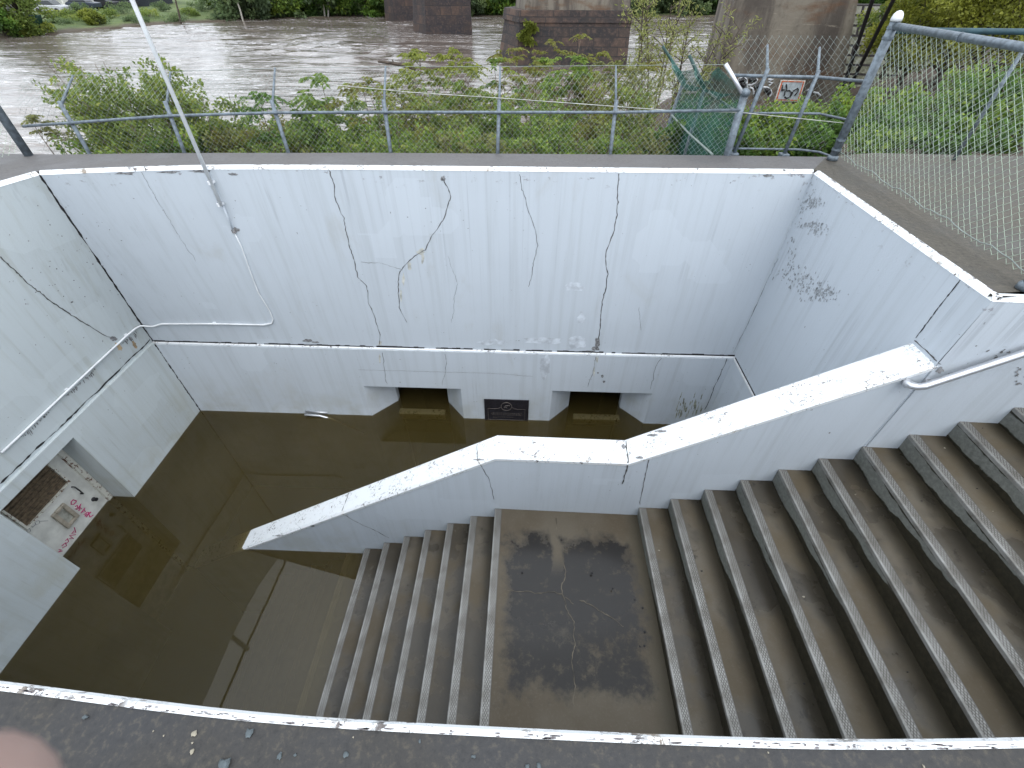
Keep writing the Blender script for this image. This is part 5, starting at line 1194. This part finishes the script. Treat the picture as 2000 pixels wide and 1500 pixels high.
mb = MB(); mb.hexa([c+np.array(q) for q in [(-9,1,2.61),(9,1,2.61),(9,10,2.61),(-9,10,2.61),(-9,1,2.9),(9,1,2.9),(9,10,3.6),(-9,10,3.6)]]); mb.build('roof', simple('tan_roof', (.3,.24,.19), .8), sh)
c = at_y(8,38,63.); bo = thing('moored_boat', 'white and dark green boat moored at the far left bank', 'boat', tuple(c))
mb = MB(); mb.hexa([c+np.array(q) for q in [(-6,1,-.9),(1.6,1.2,-.9),(1.6,3,-.9),(-6,3.2,-.9),(-6.3,.6,.2),(2.6,1.8,.3),(2.6,2.4,.3),(-6.3,3.6,.2)]]); mb.build('hull', simple('dark_green_hull', (.02,.07,.06), .4), bo, bevel=.1)
mb = MB(); mb.hexa([c+np.array(q) for q in [(-5,1.3,.21),(.6,1.6,.21),(.6,2.6,.21),(-5,2.9,.21),(-4.6,1.4,1.1),(-.4,1.6,1.2),(-.4,2.5,1.2),(-4.6,2.8,1.1)]]); mb.build('cabin', simple('boat_white', (.7,.7,.68), .4), bo, bevel=.1)

# ------------------------------------------------------------------ hand of the person taking the picture
def cl_(x, y, d): return CAM+RT*x+UP*y+FW*d
def skinned(name, chains, mat, parent=None, sub=2):
    me = bpy.data.meshes.new(name); o = bpy.data.objects.new(name, me); COL.objects.link(o)
    V, E_, Rr = [], [], []
    for ch, link in chains:
        prev = link
        for p_, r_ in ch:
            V.append(tuple(p_)); Rr.append(r_)
            if prev is not None: E_.append((prev, len(V)-1))
            prev = len(V)-1
    me.from_pydata(V, E_, []); me.materials.append(mat)
    sk = o.modifiers.new('skin', 'SKIN'); sk.use_smooth_shade = True
    for v_, r_ in zip(me.skin_vertices[0].data, Rr): v_.radius = (r_, r_)
    me.skin_vertices[0].data[0].use_root = True
    ss_ = o.modifiers.new('subdivision', 'SUBSURF'); ss_.levels = sub; ss_.render_levels = sub
    return o
t = NT('skin'); p = t.pos(); c = t.mix(t.ss(t.noise(p, 60., 4), .35, .65), (.30,.205,.18), (.355,.255,.225)); sp_ = t.pbr(c, .5); sp_.inputs['Subsurface Weight'].default_value = .15; sp_.inputs['Subsurface Radius'].default_value = (.006,.003,.002); MT['skin'] = t.done(sp_)
ch = []
ch.append(([(cl_(-.145,-.30,-.10), .034), (cl_(-.115,-.22,-.06), .026), (cl_(-.105,-.185,-.04), .027), (cl_(-.10,-.145,-.02), .030), (cl_(-.102,-.118,-.005), .026)], None))   # forearm, wrist, palm
ch.append(([(cl_(-.108,-.098,.010), .0105), (cl_(-.096,-.078,.030), .0100), (cl_(-.076,-.060,.044), .0096), (cl_(-.0625,-.0505,.0490), .0110), (cl_(-.0570,-.0452,.0500), .0104)], 4))      # index finger: its tip shows in the corner
ch.append(([(cl_(-.120,-.098,.002), .0108), (cl_(-.118,-.070,.012), .0100), (cl_(-.112,-.046,.014), .0092), (cl_(-.102,-.030,.012), .0080)], 4))
ch.append(([(cl_(-.132,-.106,-.008), .0102), (cl_(-.134,-.078,-.002), .0094), (cl_(-.130,-.056,.002), .0088), (cl_(-.120,-.042,.002), .0076)], 4))
ch.append(([(cl_(-.138,-.122,-.018), .0092), (cl_(-.146,-.100,-.014), .0084), (cl_(-.146,-.082,-.010), .0078), (cl_(-.140,-.070,-.010), .0068)], 3))
ch.append(([(cl_(-.080,-.150,-.008), .0125), (cl_(-.066,-.128,.002), .0112), (cl_(-.062,-.104,.004), .0098), (cl_(-.064,-.088,.004), .0086)], 2))
hand = skinned('hand', ch, MT['skin']); tag(hand, 'pink blurred fingertip of a hand poking into the lower left corner', 'hand')
cd.dof.use_dof = True; cd.dof.focus_distance = 4.0; cd.dof.aperture_fstop = 36*F_PX/2000/1.5

# ------------------------------------------------------------------ light
W = bpy.data.worlds.new('World'); S.world = W; W.use_nodes = True; nt = W.node_tree; nt.nodes.clear()
sky = nt.nodes.new('ShaderNodeTexSky'); sky.sky_type = 'NISHITA'; sky.sun_disc = False
SUN_EL, SUN_AZ = R(58), R(150)
sky.sun_elevation = SUN_EL; sky.sun_rotation = SUN_AZ; sky.dust_density = 6.; sky.air_density = 1.; sky.ozone_density = 1.5
hs_ = nt.nodes.new('ShaderNodeHueSaturation'); hs_.inputs['Saturation'].default_value = .42
bg = nt.nodes.new('ShaderNodeBackground'); bg.inputs['Strength'].default_value = .1; wo = nt.nodes.new('ShaderNodeOutputWorld')
nt.links.new(sky.outputs[0], hs_.inputs['Color'])
# closed cloud cover over the clear sky: brighter towards the zenith, faintly mottled
tc = nt.nodes.new('ShaderNodeTexCoord'); sx = nt.nodes.new('ShaderNodeSeparateXYZ'); nt.links.new(tc.outputs['Generated'], sx.inputs[0])
mr = nt.nodes.new('ShaderNodeMapRange'); nt.links.new(sx.outputs[2], mr.inputs['Value']); mr.inputs['From Min'].default_value = 0; mr.inputs['From Max'].default_value = 1; mr.inputs['To Min'].default_value = 10.5; mr.inputs['To Max'].default_value = 15.
nz_ = nt.nodes.new('ShaderNodeTexNoise'); nz_.inputs['Scale'].default_value = 3.; nz_.inputs['Detail'].default_value = 5; nt.links.new(tc.outputs['Generated'], nz_.inputs['Vector'])
ma = nt.nodes.new('ShaderNodeMath'); ma.operation = 'MULTIPLY_ADD'; nt.links.new(nz_.outputs['Fac'], ma.inputs[0]); ma.inputs[1].default_value = .6; ma.inputs[2].default_value = .7
mb_ = nt.nodes.new('ShaderNodeMath'); mb_.operation = 'MULTIPLY'; nt.links.new(mr.outputs[0], mb_.inputs[0]); nt.links.new(ma.outputs[0], mb_.inputs[1])
cl = nt.nodes.new('ShaderNodeVectorMath'); cl.operation = 'SCALE'; cl.inputs[0].default_value = (.93, 1., 1.08); nt.links.new(mb_.outputs[0], cl.inputs['Scale'])
mxw = nt.nodes.new('ShaderNodeMix'); mxw.data_type = 'RGBA'; mxw.inputs['Factor'].default_value = .85; nt.links.new(hs_.outputs[0], mxw.inputs['A']); nt.links.new(cl.outputs[0], mxw.inputs['B'])
nt.links.new(mxw.outputs['Result'], bg.inputs['Color']); nt.links.new(bg.outputs[0], wo.inputs['Surface'])
sd = bpy.data.lights.new('sun', 'SUN'); sd.energy = .6; sd.angle = R(50); sd.color = (1, .98, .95); so_ = bpy.data.objects.new('sun', sd); COL.objects.link(so_)
sv = Vector((math.sin(SUN_AZ)*math.cos(SUN_EL), math.cos(SUN_AZ)*math.cos(SUN_EL), math.sin(SUN_EL))); so_.rotation_euler = sv.to_track_quat('Z', 'Y').to_euler(); so_.location = (0, 0, 30)
S.view_settings.view_transform = 'Standard'; S.view_settings.look = 'None'; S.view_settings.gamma = 1; S.view_settings.exposure = .65
S.render.engine = 'CYCLES'; cy = S.cycles
cy.max_bounces = 7; cy.diffuse_bounces = 4; cy.glossy_bounces = 3; cy.transmission_bounces = 4; cy.transparent_max_bounces = 12; cy.volume_bounces = 0
cy.use_denoising = True
try: cy.denoiser = 'OPENIMAGEDENOISE'
except Exception: pass
cy.use_adaptive_sampling = True; cy.adaptive_threshold = .015
S.render.resolution_x = 1024; S.render.resolution_y = 768
